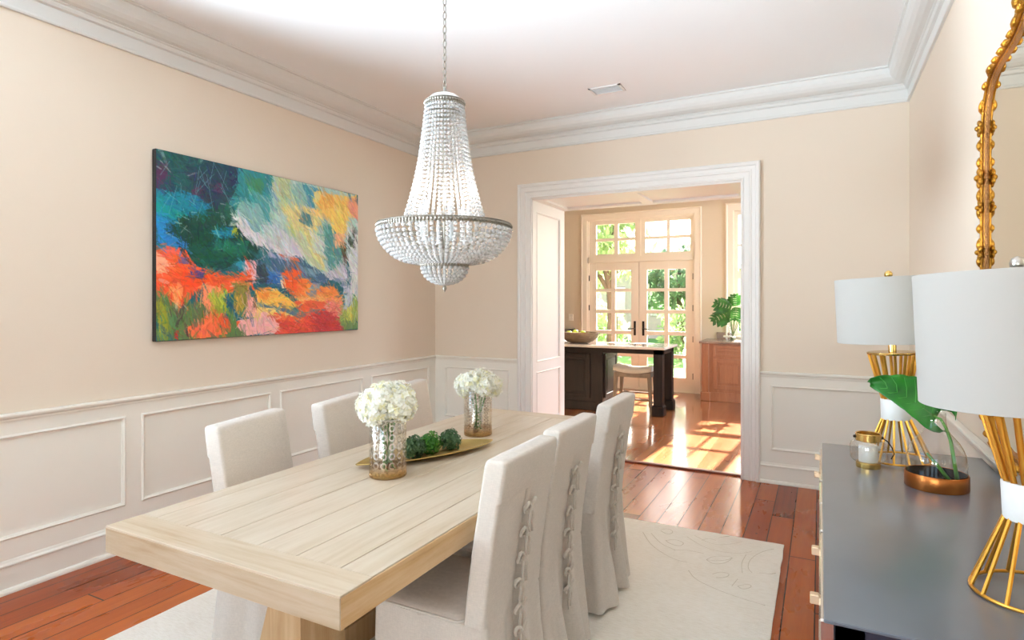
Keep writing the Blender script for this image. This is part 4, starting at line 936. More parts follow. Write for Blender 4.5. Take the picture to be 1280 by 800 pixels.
def bouquet(loc, heads, label, seed):
    b = thing('hydrangea_bouquet', loc, label, 'flowers', 'white hydrangea bouquets')
    for i, (x, y, z, R, sc) in enumerate(heads):
        mb = MB(); floret_ball(mb, (x, y, z), R, int(330*(R/.07)**2), sc, seed+i, .22); mb.sphere((x, y, z), R*.86, 12, 8, sc); o = mb.build('flower_head', [M['petal'], M['petal_warm']], b)
    mb = MB()
    for i, (x, y, z, R, sc) in enumerate(heads):
        a = i*2.4; mb.tube([(x*.8, y*.8, z-.03), (x*.4, y*.4, z-.11), (.018*math.cos(a), .018*math.sin(a), z-.24), (.03*math.cos(a+2), .03*math.sin(a+2), .02-loc[2]+.795)], .0045, 6)
    mb.build('stem', M['stem'], b, (0, 0, 0), True)
V1 = (-1.618, 1.983, TZ); V2 = (-1.677, 2.824, TZ)
vase(V1, M['mercury_a'], 'gold-tinted mercury glass vase nearer the viewer on the table')
vase(V2, M['mercury_b'], 'silver-beaded mercury glass vase farther away, behind the gold tray')
bouquet((V1[0], V1[1], TZ-.014), [(-.055, -.02, .305, .068, (1, 1, .9)), (.055, .005, .315, .066, (1, 1, .95)), (.0, -.04, .345, .062, (1, 1, .9)), (.01, .05, .335, .066, (1, 1, .9)), (-.02, -.05, .285, .055, (1, 1, .9)), (-.035, .045, .345, .055, (1, 1, .85))], 'white hydrangea bouquet in the nearer gold-tinted vase', 3)
bouquet((V2[0], V2[1], TZ-.02), [(-.055, -.02, .290, .066, (1, 1, .85)), (.055, .03, .290, .066, (1, 1, .85)), (.0, -.05, .315, .06, (1, 1, .85)), (-.01, .05, .32, .062, (1, 1, .8)), (.06, -.03, .30, .055, (1, 1, .9)), (-.06, .04, .305, .05, (1, 1, .85))], 'white hydrangea bouquet in the farther silver-beaded vase', 40)
# tray
TC = Vector((-1.650, 2.330, TZ)); TA = math.atan2(.62, .27)
def tray():
    mb = MB(); rings = []; n = 24
    L, W = .37, .118
    top = []; bot = []
    for i in range(n+1):
        u = -1+2*i/n; wv = W*max(.02, (1-abs(u)**2.2))**.8; lift = .014*abs(u)**3
        row = []
        for j in range(9):
            v = -1+2*j/8; row.append((u*L, v*wv, .008+lift+.020*abs(v)**2*(1-abs(u)**3)+.002))
        rings.append(row)
    mb.loft(rings, False, False, closed=False); mb.loft([[(x, y, z-.004-(.004 if abs(x) < .25 and abs(y) < .05 else 0)) for x, y, z in r] for r in rings], False, False, closed=False)
    e = [r[0] for r in rings]+[r[-1] for r in rings[::-1]]
    mb.tube([(x, y, z-.002) for x, y, z in e], .003, 6, closed=True)
    o = mb.build('serving_tray', M['tray'], None, (0, 0, 0), True, 60)
    o.location = TC+Vector((0, 0, -.0015)); o.rotation_euler = (0, 0, TA)
    tag(o, 'boat-shaped hammered gold tray lying between the two vases', 'tray')
tray()
def ball(x, y, R, mat, label, seed, n=300):
    mb = MB(); rr = random.Random(seed)
    for k in range(n):
        z = 1-2*(k+.5)/n; ph = k*2.399963; q = math.sqrt(1-z*z); d = Vector((q*math.cos(ph), q*math.sin(ph), z)); p = d*R*rr.uniform(.72, 1.16)
        nrm = (d+Vector((rr.uniform(-.8, .8), rr.uniform(-.8, .8), rr.uniform(-.8, .8)))).normalized(); a = nrm.orthogonal().normalized(); a = Matrix.Rotation(rr.uniform(0, 6.3), 3, nrm) @ a; b = nrm.cross(a); s = R*rr.uniform(.16, .30)
        mb.add([tuple(p-a*s), tuple(p+b*s*.55+nrm*s*.2), tuple(p+a*s), tuple(p-b*s*.55+nrm*s*.2)], [(0, 1, 2, 3)])
    mb.sphere((0, 0, 0), R*.72, 12, 8)
    o = mb.build('greenery_ball', mat, None, (0, 0, 0)); o.location = (x, y, TZ+.012+R*.9); tag(o, label, 'decorative ball', 'greenery balls on the tray')
ball(-1.672, 2.235, .05, M['box_a'], 'dark green leafy ball on the tray next to the nearer vase', 1)
ball(-1.655, 2.343, .048, M['box_b'], 'bright green leafy ball in the middle of the tray', 2)
ball(-1.612, 2.450, .048, M['box_a'], 'dark green leafy ball at the far end of the tray', 3)

# ------------------------------------------------------------------ sideboard and what stands on it
SX0, SX1, SY0, SY1, SZ = .006, .570, 1.311, 2.955, .90
sb = thing('sideboard', (SX1, (SY0+SY1)/2, 0), 'long dark navy lacquered sideboard against the mirror wall', 'sideboard'); O = tuple(sb.location)
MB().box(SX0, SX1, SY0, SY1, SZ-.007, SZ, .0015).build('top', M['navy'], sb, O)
mb = MB(); mb.box(SX0+.022, SX1, SY0+.012, SY1-.012, .10, SZ-.007); 
mb.box(SX0+.02, SX0+.07, SY0+.002, SY0+.02, .10, SZ-.007); mb.box(SX1-.05, SX1, SY0+.002, SY0+.02, .10, SZ-.007); mb.box(SX0+.02, SX1, SY0+.002, SY0+.02, SZ-.06, SZ-.007); mb.box(SX0+.02, SX1, SY0+.002, SY0+.02, .10, .17)
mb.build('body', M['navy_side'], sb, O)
mb = MB(); mb.box(SX0+.06, SX1-.02, SY0+.05, SY1-.05, .0, .10); mb.build('plinth', M['navy_side'], sb, O)
for c, pulls in ((1.645, (1.50, 1.79)), (2.185, ()), (2.725, (2.58, 2.87))):
    if pulls:
        for z0, z1 in ((.70, .865), (.12, .69)):
            d = MB().box(SX0-.009, SX0+.022, c-.262, c+.262, z0, z1, .004).build('drawer' if z0 > .5 else 'door', M['mirror_front'], sb, O)
            for y in pulls if z0 > .5 else ():
                p = MB(); p.box(SX0-.027, SX0-.008, y-.010, y+.010, z1-.021, z1+.0, .002); p.build('pull', M['champagne'], d, (0, 0, 0)).location = (-O[0]+0, -O[1], -O[2])
    else:
        for s in (-1, 1):
            d = MB().box(SX0-.009, SX0+.022, c+min(0, s*.262)+.002, c+max(0, s*.262)-.002, .12, .865, .004).build('door', M['mirror_front'], sb, O)
def lamp(x, y, lean, z_sh0, z_sh1, r_sh, label, seed):
    root = thing('table_lamp', (x, y, SZ+.0055), label, 'lamp', 'gold cage table lamps', (0, -math.radians(lean), 0))
    S = lambda z: z-SZ
    mb = MB(); n = 24; R = .112
    mb.tube([(R*math.cos(2*PI*k/40), R*math.sin(2*PI*k/40), .004) for k in range(40)], .004, 8, closed=True); mb.build('base_ring', M['gold'], root, (0, 0, 0), True)
    for k in range(14):
        a = 2*PI*k/14; c, s_ = math.cos(a), math.sin(a); mb = MB(); mb.tube([(R*c, R*s_, .004), (.046*c, .046*s_, .162)], .0042, 6, flat=.8); mb.build('lower_rod', M['gold'], root, (0, 0, 0), True, 40)
    MB().lathe([(0, .158), (.048, .158), (.050, .161), (.050, .235), (.048, .238), (0, .238)], 32).build('collar', M['ceramic'], root, (0, 0, 0), True, 40)
    for k in range(14):
        a = 2*PI*(k+.5)/14; c, s_ = math.cos(a), math.sin(a); mb = MB(); mb.tube([(.042*c, .042*s_, .234), (.082*c, .082*s_, .414)], .0062, 6, flat=.55); mb.build('upper_rod', M['gold'], root, (0, 0, 0), True, 40)
    MB().lathe([(0, .411), (.086, .411), (.088, .414), (.088, .419), (.086, .421), (0, .421)], 36).build('cage_plate', M['gold_pale'], root, (0, 0, 0), True, 40)
    MB().lathe([(0, .421), (.014, .421), (.014, S(z_sh0)+.03), (.018, S(z_sh0)+.03), (.018, S(z_sh0)+.08), (0, S(z_sh0)+.08)], 16).build('neck', M['gold_pale'], root, (0, 0, 0), True, 40)
    a0, a1 = S(z_sh0), S(z_sh1)
    MB().lathe([(r_sh, a0), (r_sh+.0015, a0+.001), (r_sh+.001, a1-.001), (r_sh, a1), (r_sh-.003, a1), (r_sh-.003, a0), (r_sh, a0)], 72).build('shade', M['shade'], root, (0, 0, 0), True, 40)
    mb = MB()
    for k in range(3):
        a = 2*PI*k/3+.5; mb.cyl((0, 0, a1-.012), ((r_sh-.002)*math.cos(a), (r_sh-.002)*math.sin(a), a1-.012), .002, n=6)
    mb.tube([(.05*math.sin(t), 0, a0+.05+(a1-a0-.06)*(1-math.cos(t))/2) for t in np.linspace(0, PI, 12)]+[(-.05*math.sin(t), 0, a0+.05+(a1-a0-.06)*(1+math.cos(t))/2) for t in np.linspace(0, PI, 12)], .002, 6); mb.build('harp', M['gold_pale'], root, (0, 0, 0), True, 40)
    mb = MB().lathe([(0, .0), (.007, .0), (.006, .008), (.010, .012), (.014, .020), (.015, .028), (.011, .037), (0, .042)], 16, (0, 0, a1-.012)); mb.build('finial', M['silver'] if seed else M['gold_pale'], root, (0, 0, 0), True, 60)
    return root
lamp(.403, 1.610, 2.6, 1.299, 1.583, .187, 'gold cage table lamp nearest the viewer, cut by the right picture edge', 1)
lamp(.27, 2.752, 2.6, 1.359, 1.610, .187, 'gold cage table lamp at the far end of the sideboard beside the candle jar', 0)
# candle jar
cj = thing('candle_jar', (.160, 2.600, SZ), 'small clear glass jar lantern with gold rim and base beside the far lamp', 'candle holder')
MB().lathe([(0, 0), (.040, 0), (.041, .003), (.041, .019), (.039, .021), (0, .021)], 28).build('base', M['gold_pale'], cj, (0, 0, 0), True, 40)
MB().lathe([(.036, .0215), (.052, .026), (.060, .036), (.061, .05), (.061, .082), (.058, .092), (.047, .100), (.041, .103)], 36).build('glass', M['jar_glass'], cj, (0, 0, 0), True, 60)
MB().lathe([(.041, .100), (.043, .100), (.043, .126), (.041, .128), (.038, .126), (.038, .101), (.041, .100)], 32).build('rim', M['gold_pale'], cj, (0, 0, 0), True, 40)
mb = MB(); mb.sphere((-.045, -.005, .113), .006, 8, 6); mb.sphere((.045, .005, .113), .006, 8, 6)
mb.tube([(.045, .005, .113), (.062, .0, .102), (.075, -.003, .082), (.082, -.006, .06), (.072, -.008, .04)], .0022, 6); mb.build('handle', M['bronze'], cj, (0, 0, 0), True)
cn = MB().lathe([(0, 0), (.031, 0), (.032, .002), (.032, .058), (.030, .062), (.012, .0625), (0, .060)], 28); cn.cyl((0, 0, .060), (.002, 0, .070), .0012, n=6)
o = cn.build('pillar_candle', M['wax'], None, (0, 0, 0), True, 40); o.location = (.160, 2.600, SZ+.0215); tag(o, 'white pillar candle inside the small glass jar', 'candle')
# bottle vase with copper base
BV = (.345, 2.425, SZ)
bv = thing('bottle_vase', BV, 'bell-shaped clear glass vase in a copper base on the sideboard', 'vase')
MB().lathe([(q*.83, z) for q, z in [(0, 0), (.106, 0), (.109, .003), (.109, .047), (.107, .05), (.1045, .048), (.1045, .012), (0, .010)]], 48).build('copper_base', M['copper'], bv, (0, 0, 0), True, 40)
MB().lathe([(q*.83, z) for q, z in [(0, .0105), (.1042, .0105), (.1042, .049), (.1036, .049), (.1036, .014), (0, .014)]], 40).build('inner_floor', M['dark_liquid'], bv, (0, 0, 0), True, 40)
gp = [(.1035, .015), (.1035, .05)]+[(.1035, .085), (.102, .10), (.098, .116), (.090, .134), (.078, .152), (.063, .168), (.049, .182), (.039, .195), (.032, .208), (.028, .222), (.0265, .236), (.028, .25)]
MB().lathe([(q*(.83 if q > .04 else .83+.17*(.04-q)/.014), z) for q, z in gp], 48).build('glass', M['vase_clear'], bv, (0, 0, 0), True, 70)
def big_leaf():
    root = thing('leaf_stem', (BV[0], BV[1], SZ+.0145), 'single large glossy green arrow-shaped leaf standing in the bell vase', 'leaf')
    # leaf: spine from notch to tip (world -> local)
    base = Vector((.338, 2.44, 1.135)); tip = Vector((.155, 2.45, 1.248)); ax = tip-base
    up = Vector((.10, -.66, .74)).normalized(); side = ax.normalized().cross(up).normalized(); up = side.cross(ax.normalized())
    O = Vector(root.location); mb = MB(); rows = []; n = 18
    for i in range(n+1):
        u = -.26+1.26*i/n; 
        if u < 0: w = .085*(1-(-u/.26)**2)**.5*.95+.01; inner = .012+(-u/.26)*.045
        else: w = .088*(1-u)**.85*(1+.75*u); inner = 0
        bend = .018*math.sin(max(0, u)*PI)-.02*u*u; row = []
        for j in range(-5, 6):
            v = j/5; ww = (inner+(w-inner)*abs(v))*(1 if v > 0 else -1) if v else 0
            if u < 0 and v == 0: ww = 0
            cup = .030*abs(v)**1.4+.004*math.sin(u*30)*abs(v)
            lo = ww*side.z < 0; q = base+ax*u+side*ww*(.62 if lo else 1.12)+up*((cup*-.3 if lo else cup)+bend); row.append(tuple(q-O))
        rows.append(row)
    fs = []; vs = [p for r in rows for p in r]
    for i in range(n):
        for j in range(10):
            u = -.26+1.26*(i+.5)/n
            if u < -.02 and j in (4, 5): continue
            a = i*11+j; fs.append((a, a+1, a+12, a+11))
    mb.add(vs, fs); o = mb.build('leaf_blade', M['leaf'], root, (0, 0, 0), True)
    md = o.modifiers.new('thickness', 'SOLIDIFY'); md.thickness = .0012
    mb = MB()
    for k in range(1, 8):
        for j in (0, 10):
            i0 = 2+2*k if 2+2*k < n-3 else None
            if i0 is None: continue
            a_ = Vector(rows[i0][5]); e_ = Vector(rows[min(n, i0+3)][j]); m1 = Vector(rows[min(n, i0+1)][3 if j == 0 else 7])
            mb.tube([tuple(a_+up*.0012), tuple(m1+up*.0014), tuple(a_.lerp(e_, .86)+up*.001)], [.0014, .0011, .0005], 5)
    mb.build('vein', M['vein'], root, (0, 0, 0), True)
    mb = MB(); mb.tube([tuple(base+ax*u-O+up*(.018*math.sin(max(0, u)*PI)-.02*u*u-.001)) for u in np.linspace(-.02, .96, 10)], [.0032*(1-.7*t) for t in np.linspace(0, 1, 10)], 6); mb.build('midrib', M['stem'], root, (0, 0, 0), True)
    mb = MB(); mb.tube([tuple(Vector(p)-O) for p in ((.340, 2.44, 1.134), (.358, 2.43, 1.128), (.372, 2.425, 1.10), (.384, 2.425, 1.06), (.392, 2.42, 1.0), (.402, 2.415, .925))], [.004, .0045, .005, .0055, .006, .0065], 8); mb.build('stem', M['stem'], root, (0, 0, 0), True)
    mb = MB(); mb.tube([tuple(Vector(p)-O) for p in ((.318, 2.42, 1.012), (.345, 2.42, .978), (.375, 2.42, .935), (.382, 2.42, .925))], [.004, .0055, .006, .006], 8); mb.build('cut_stem', M['stem'], root, (0, 0, 0), True)
big_leaf()

# ------------------------------------------------------------------ gilt mirror on the right wall
def mirror():
    yc = 2.08; zb = 1.02
    half = [(0, zb)]+[(.55, zb), (.75, zb+.01), (.84, zb+.05), (.875, zb+.14), (.88, zb+.4), (.88, 2.08), (.878, 2.16), (.868, 2.23), (.84, 2.30), (.79, 2.345), (.70, 2.37), (.60, 2.375), (.50, 2.38), (.40, 2.405), (.30, 2.46), (.20, 2.53), (.10, 2.575), (0, 2.585)]
    # spline-smooth half outline
    def sm(p, it=2):
        for _ in range(it):
            q = [p[0]]
            for a, b in zip(p[:-1], p[1:]): q += [(a[0]*.75+b[0]*.25, a[1]*.75+b[1]*.25), (a[0]*.25+b[0]*.75, a[1]*.25+b[1]*.75)]
            q.append(p[-1]); p = q
        return p
    h = sm(half); loop = [(yc+a, z) for a, z in h]+[(yc-a, z) for a, z in h[::-1][1:-1]]
    root = thing('wall_mirror', (XR, yc, zb), 'large ornate antique gilt framed mirror on the right wall above the sideboard', 'mirror'); O = tuple(root.location)
    cl = loop+[loop[0]]; sl = [0]
    for a, b in zip(cl[:-1], cl[1:]): sl.append(sl[-1]+math.hypot(b[0]-a[0], b[1]-a[1]))
    n = 180; tt = np.linspace(0, sl[-1], n, endpoint=False)
    loop = list(zip(np.interp(tt, sl, [q[0] for q in cl]).tolist(), np.interp(tt, sl, [q[1] for q in cl]).tolist()))
    def off(d, x):   # offset loop outward
        out = []
        for i in range(n):
            a, b = loop[i-1], loop[(i+1) % n]; ty, tz = b[0]-a[0], b[1]-a[1]; l = math.hypot(ty, tz) or 1; ny, nz = tz/l, -ty/l
            out.append((x, loop[i][0]+ny*d, loop[i][1]+nz*d))
        return out
    mb = MB(); L = off(.012, XR-.016); mb.loft([off(.012, XR-.006), L]); mb.build('glass', M['looking_glass'], root, O)
    prof = [(.0, .012), (-.004, .018), (.004, .023), (.010, .019), (.016, .021), (.030, .034), (.036, .032), (.040, .028), (.046, .030), (.052, .040), (.060, .042), (.066, .034), (.066, .003)]
    mb = MB(); R = [off(d*.68, XR-x*.68) for d, x in prof]; mb.loft(R, False, False); mb.build('frame', M['gilt_rail'], root, O, True, 50)
    # carved scrolls, leaves and beads along the frame
    rr = random.Random(5); P = off(.027, XR-.021); Q = off(.039, XR-.029)
    mb = MB(); BP = [tuple(Vector(P[i])*(1-f)+Vector(P[(i+1) % n])*f) for i in range(n) for f in (0, .25, .5, .75)]; mb.tube(BP, [(.0048, .004, .0024, .004)[k % 4] for k in range(len(BP))], 6, closed=True)
    mb.build('beading', M['gilt'], root, O, True)
    mb = MB()
    def scroll(i, s):
        c = Vector(Q[i]); t = (Vector(Q[(i+1) % n])-Vector(Q[i-1])).normalized(); o = t.cross(Vector((1, 0, 0))).normalized()
        if (c+o*.01-Vector((c.x, yc, 1.8))).length < (c-Vector((c.x, yc, 1.8))).length: o = -o
        sg = 1 if rr.random() < .5 else -1
        pts = [tuple(c+t*sg*(s*(k/12-.5)*1.6)+o*(.25*s*math.sin(k/12*PI)+.12*s*math.sin(k/12*3*PI))+Vector((-.006*math.sin(k/12*PI), 0, 0))) for k in range(13)]
        mb.tube(pts, [.004+.008*math.sin(k/12*PI) for k in range(13)], 6)
        mb.sphere(tuple(c+o*s*.25), s*.16, 8, 5, (.7, 1, 1)); mb.sphere(tuple(c+t*s*.4+o*.004), s*.12, 7, 5, (.7, 1, 1)); mb.sphere(tuple(c-t*s*.4+o*.002), s*.1, 7, 5, (.7, 1, 1))
    mb.tube(Q, .006, 6, closed=True)
    for i in range(0, n, 2): scroll(i, rr.choice([.024, .03, .038, .046]))
    mb.build('carved_scrollwork', M['gilt'], root, O, True)
    for z, s in ((2.22, .05), (2.02, .06), (1.9, .045), (1.72, .05), (1.55, .06), (1.3, .05)):
        for sg in (-1, 1):
            mb = MB()
            for k in range(5):
                a = k*1.257; mb.sphere((XR-.036, yc+sg*(.918+.35*s*math.cos(a)), z+.45*s*math.sin(a)), s*.26, 8, 6, (.6, 1, 1))
            mb.sphere((XR-.042, yc+sg*.918, z), s*.22, 8, 6); mb.build('rosette', M['gilt'], root, O, True)
    mb = MB()
    mb.tube([(XR-.03, yc+a, 2.665-.5*abs(a)) for a in np.linspace(-.44, .44, 24)], .012, 6)
    for k in range(26):   # crest cluster
        a = rr.uniform(-.42, .42); mb.sphere((XR-.04, yc+a, 2.66-.5*abs(a)+rr.uniform(0, .05)), rr.uniform(.014, .03), 8, 6, (.7, 1, 1))
    mb.build('crest', M['gilt'], root, O, True)
mirror()

# ------------------------------------------------------------------ ceiling vent
mb = MB(); x0, x1, y0, y1 = -1.73, -1.455, 4.72, 4.89
vt = thing('ceiling_vent', (-1.592, 4.805, ZC), 'small white rectangular air vent on the dining room ceiling', 'vent'); O = tuple(vt.location)
for b in ((x0, x1, y0, y0+.02), (x0, x1, y1-.02, y1), (x0, x0+.02, y0, y1), (x1-.02, x1, y0, y1)): mb.box(*b, ZC-.008, ZC)
mb.build('frame', M['vent'], vt, O)
mb = MB()
for k in range(9):
    y = y0+.028+k*.0145; mb.add([(x0+.02, y, ZC-.007), (x1-.02, y, ZC-.007), (x1-.02, y+.010, ZC-.001), (x0+.02, y+.010, ZC-.001), (x0+.02, y+.001, ZC-.008), (x1-.02, y+.001, ZC-.008), (x1-.02, y+.011, ZC-.002), (x0+.02, y+.011, ZC-.002)], [(0, 1, 2, 3), (4, 5, 6, 7), (0, 1, 5, 4), (2, 3, 7, 6)])
mb.build('louvre', M['vent'], vt, O)
MB().box(x0+.01, x1-.01, y0+.01, y1-.01, ZC-.0012, ZC-.0004).build('back_plate', M['vent'], vt, O)

# ------------------------------------------------------------------ kitchen island, stool, bowl
def raised(mb, plane, a0, a1, z0, z1, fr=.055):
    """framed raised-panel front on plane (axis, coordinate, sign)"""
    ax, c, sg = plane
    def bx(u0, u1, w0, w1, t0, t1):
        lo, hi = sorted((c+sg*t0, c+sg*t1))
        if ax == 'y': mb.box(u0, u1, lo, hi, w0, w1, .003)
        else: mb.box(lo, hi, u0, u1, w0, w1, .003)
    bx(a0, a0+fr, z0, z1, 0, .02); bx(a1-fr, a1, z0, z1, 0, .02); bx(a0+fr, a1-fr, z0, z0+fr, 0, .02); bx(a0+fr, a1-fr, z1-fr, z1, 0, .02)
    bx(a0+fr-.002, a1-fr+.002, z0+fr-.002, z1-fr+.002, 0, .008); bx(a0+fr+.035, a1-fr-.035, z0+fr+.035, z1-fr-.035, .004, .017)
IY0, IY1, IX1, IXC, ITOP = 7.90, 8.55, -1.85, -2.68, .925
isl = thing('kitchen_island', (-3.2, 8.2, .004), 'dark espresso kitchen island with pale top and open leg end', 'kitchen island'); O = tuple(isl.location)
mb = MB(); mb.box(-4.5, IXC, IY0, IY1, .12, ITOP-.035); mb.box(-4.48, IXC-.0, IY0-.012, IY1, .004, .13, .006); mb.box(-4.5, IX1-.0, IY0-.03, IY0+.03, ITOP-.10, ITOP-.035); mb.box(-4.5, IX1, IY1-.06, IY1, ITOP-.10, ITOP-.035); mb.box(IX1-.1, IX1, IY0-.03, IY1, ITOP-.10, ITOP-.035)
mb.build('cabinet_body', M['island'], isl, O)
for a0, a1 in ((-4.42, -3.90), (-3.88, -3.36), (-3.34, -2.86)):
    mb = MB(); raised(mb, ('y', IY0, -1), a0, a1, .18, .80)
    d = mb.build('door', M['island'], isl, O); kb = MB(); kb.sphere((a1-.03 if a0 < -3.4 else a0+.03, IY0-.03, .72), .014, 8, 6); kb.build('knob', M['bronze'], d, (0, 0, 0)).location = (-O[0], -O[1], -O[2])
mb = MB(); raised(mb, ('x', IXC, 1), IY0+.06, IY1-.04, .18, .80); mb.build('end_panel', M['island'], isl, O)
for y in (IY0-.03, IY1-.12):
    mb = MB(); mb.box(IX1-.12, IX1, y, y+.12, .12, ITOP-.035, .004); mb.box(IX1-.14, IX1+.02, y-.02, y+.14, .004, .135, .008); mb.box(IX1-.13, IX1+.01, y-.01, y+.13, .135, .15, .006); mb.build('leg', M['island'], isl, O)
tag(MB().box(-4.56, IX1+.045, IY0-.09, IY1+.05, ITOP-.035, ITOP, .006).build('island_worktop', M['counter'], None, (-3.2, 8.2, ITOP-.035)), 'pale stone worktop lying on the dark kitchen island', 'worktop')
st_ = thing('bar_stool', (-2.235, 8.13, .004), 'grey oak saddle-seat bar stool tucked under the kitchen island', 'stool'); O = tuple(st_.location)
mb = MB(); r = []
for i in range(15):
    u = -1+2*i/14; x = -2.235+.265*u; zt = .60+.035*u*u; w = .175
    r.append([(x, 8.13-w, zt-.055), (x, 8.13-w-.004, zt-.02), (x, 8.13-w+.02, zt+.012), (x, 8.13, zt+.02), (x, 8.13+w-.02, zt+.012), (x, 8.13+w+.004, zt-.02), (x, 8.13+w, zt-.055)])
mb.loft(r); mb.build('seat', M['stool_seat'], st_, O, True, 50)
mb = MB(); mb.box(-2.48, -1.99, 7.97, 8.0, .49, .555, .004); mb.box(-2.48, -1.99, 8.26, 8.29, .49, .555, .004); mb.box(-2.475, -2.445, 7.97, 8.29, .49, .555, .004); mb.box(-2.025, -1.995, 7.97, 8.29, .49, .555, .004); mb.build('apron', M['stool_wood'], st_, O)
for sx in (-1, 1):
    for sy in (-1, 1):
        mb = MB(); mb.loft([[(-2.235+sx*(.235+e)+a*dx, 8.13+sy*(.145+e*.8)+a*dy, z) for dx, dy in ((-1, -1), (1, -1), (1, 1), (-1, 1))] for z, e, a in ((.004, .03, .017), (.3, .008, .021), (.555, -.005, .026))]); mb.build('leg', M['stool_wood'], st_, O)
for a in (((-2.475, 7.965, .19), (-1.995, 7.965, .19)), ((-2.475, 8.295, .24), (-1.995, 8.295, .24)), ((-2.475, 7.97, .14), (-2.475, 8.29, .14)), ((-1.995, 7.97, .14), (-1.995, 8.29, .14))):
    mb = MB(); mb.cyl(*a, .014, n=8); mb.build('stretcher', M['stool_wood'], st_, O)
st_.location.x -= .05
BW = (-3.12, 8.15, ITOP)
mb = MB(); pr = [(0, 0), (.12, 0), (.2, .025), (.265, .08), (.295, .14), (.30, .158), (.29, .160), (.28, .145), (.25, .085), (.19, .04), (.1, .02), (0, .018)]
mb.lathe([(r_, z) for r_, z in pr], 36); mb.v = [(x*1.0, y*.62, z) for x, y, z in mb.v]
o = mb.build('wooden_bowl', M['wood_bowl'], None, (0, 0, 0), True, 50); o.location = BW; tag(o, 'rough carved wooden bowl on the kitchen island worktop', 'bowl')
for i, (dx, dy, dz, lab) in enumerate(((-.16, .0, .135, 'leftmost green apple in the wooden bowl'), (-.055, -.02, .15, 'green apple at the middle left of the wooden bowl'), (.05, .01, .14, 'green apple at the middle right of the wooden bowl'), (.145, .0, .118, 'rightmost green apple in the wooden bowl'))):
    a = thing('apple', (BW[0]+dx, BW[1]+dy, BW[2]+dz-.04), lab, 'apple', 'green apples in the bowl')
    MB().lathe([(0, .004), (.02, .0), (.035, .012), (.044, .035), (.043, .055), (.034, .072), (.018, .078), (.006, .072), (0, .068)], 18).build('flesh', M['apple'], a, (0, 0, 0), True)
    mb = MB(); mb.tube([(0, 0, .068), (.003, 0, .08), (.007, 0, .09)], .0018, 5); mb.build('stalk', M['bark'], a, (0, 0, 0), True)
# low side counter against the far wall, seen left of the doors
lc = thing('base_cabinet', (-4.6, YF, .004), 'low cream base cabinet with dark top left of the french doors', 'cabinet'); O = tuple(lc.location)
mb = MB(); mb.box(-5.6, -3.98, YF-.58, YF-.022, .1, 1.0); mb.box(-5.55, -4.02, YF-.52, YF-.022, .004, .1); mb.build('body', M['kitchen_trim'], lc, O)
for a0, a1 in ((-5.55, -5.06), (-5.02, -4.54), (-4.5, -4.02)):
    mb = MB(); raised(mb, ('y', YF-.58, -1), a0, a1, .15, .95); d = mb.build('door', M['kitchen_trim'], lc, O); kb = MB(); kb.sphere((a1-.03, YF-.61, .8), .014, 8, 6); kb.build('knob', M['bronze'], d).location = (-O[0], -O[1], -O[2])
MB().box(-5.62, -3.96, YF-.61, YF-.001, 1.0, 1.03, .004).build('top', M['bronze'], lc, O)
sw = thing('light_switch', (-4.05, YF, 1.18), 'white double light switch plate on the kitchen wall', 'switch'); O = tuple(sw.location)
MB().box(-4.095, -4.005, YF-.008, YF, 1.18, 1.30, .003).build('plate', M['plate'], sw, O)
for x in (-4.07, -4.03): MB().box(x-.008, x+.008, YF-.014, YF-.008, 1.225, 1.255, .002).build('toggle', M['plate'], sw, O)

# ------------------------------------------------------------------ cherry cabinet with plant
CY0 = 9.50
cb = thing('base_cabinet', (-.5, YF, .004), 'reddish cherry base cabinet right of the french doors', 'cabinet'); O = tuple(cb.location)
mb = MB(); mb.box(-1.55, .9, CY0, YF-.022, .12, .885); mb.box(-1.62, -1.52, CY0-.03, YF-.022, .13, .885, .006); mb.box(-1.64, -1.50, CY0-.045, YF-.022, .004, .14, .008); mb.box(-1.52, .9, CY0-.012, YF-.022, .004, .14, .004)
mb.build('body', M['cherry'], cb, O)
for a0, a1, hs in ((-1.46, -1.0, 1), (-.98, -.52, -1), (-.46, 0, 1), (.02, .48, -1)):
    mb = MB(); raised(mb, ('y', CY0, -1), a0, a1, .19, .65, .06); d = mb.build('door', M['cherry'], cb, O)
    kb = MB(); kb.sphere((a1-.025 if hs > 0 else a0+.025, CY0-.035, .60), .016, 10, 8); kb.cyl((a1-.025 if hs > 0 else a0+.025, CY0-.02, .60), (a1-.025 if hs > 0 else a0+.025, CY0-.035, .60), .007, n=8); kb.build('knob', M['bronze'], d).location = (-O[0], -O[1], -O[2])
for a0, a1 in ((-1.46, -.52), (-.46, .48)):
    mb = MB(); raised(mb, ('y', CY0, -1), a0, a1, .69, .86, .04); d = mb.build('drawer', M['cherry'], cb, O)
    kb = MB(); kb.sphere(((a0+a1)/2, CY0-.035, .775), .016, 10, 8); kb.cyl(((a0+a1)/2, CY0-.02, .775), ((a0+a1)/2, CY0-.035, .775), .007, n=8); kb.build('knob', M['bronze'], d).location = (-O[0], -O[1], -O[2])
mb = MB(); mb.box(-1.66, .92, CY0-.05, YF-.002, .885, .92, .006)
tag(mb.build('cabinet_worktop', M['granite'], None, (-.5, YF, .885)), 'brown granite worktop lying on the cherry cabinet', 'worktop')
tag(MB().box(-1.50, -1.24, YF-.03, YF-.006, .92, 1.03, .003).build('backsplash', M['granite'], None, (-1.36, YF, .92)), 'short brown granite backsplash behind the potted plant', 'backsplash')
PV = (-1.20, 9.72, .92)
pv = thing('glass_vase', PV, 'tall clear glass vase on the granite worktop by the window', 'vase')
MB().lathe([(0, 0), (.05, 0), (.055, .01), (.05, .08), (.06, .2), (.075, .26)], 28).build('glass', M['jar_glass'], pv, (0, 0, 0), True, 60)
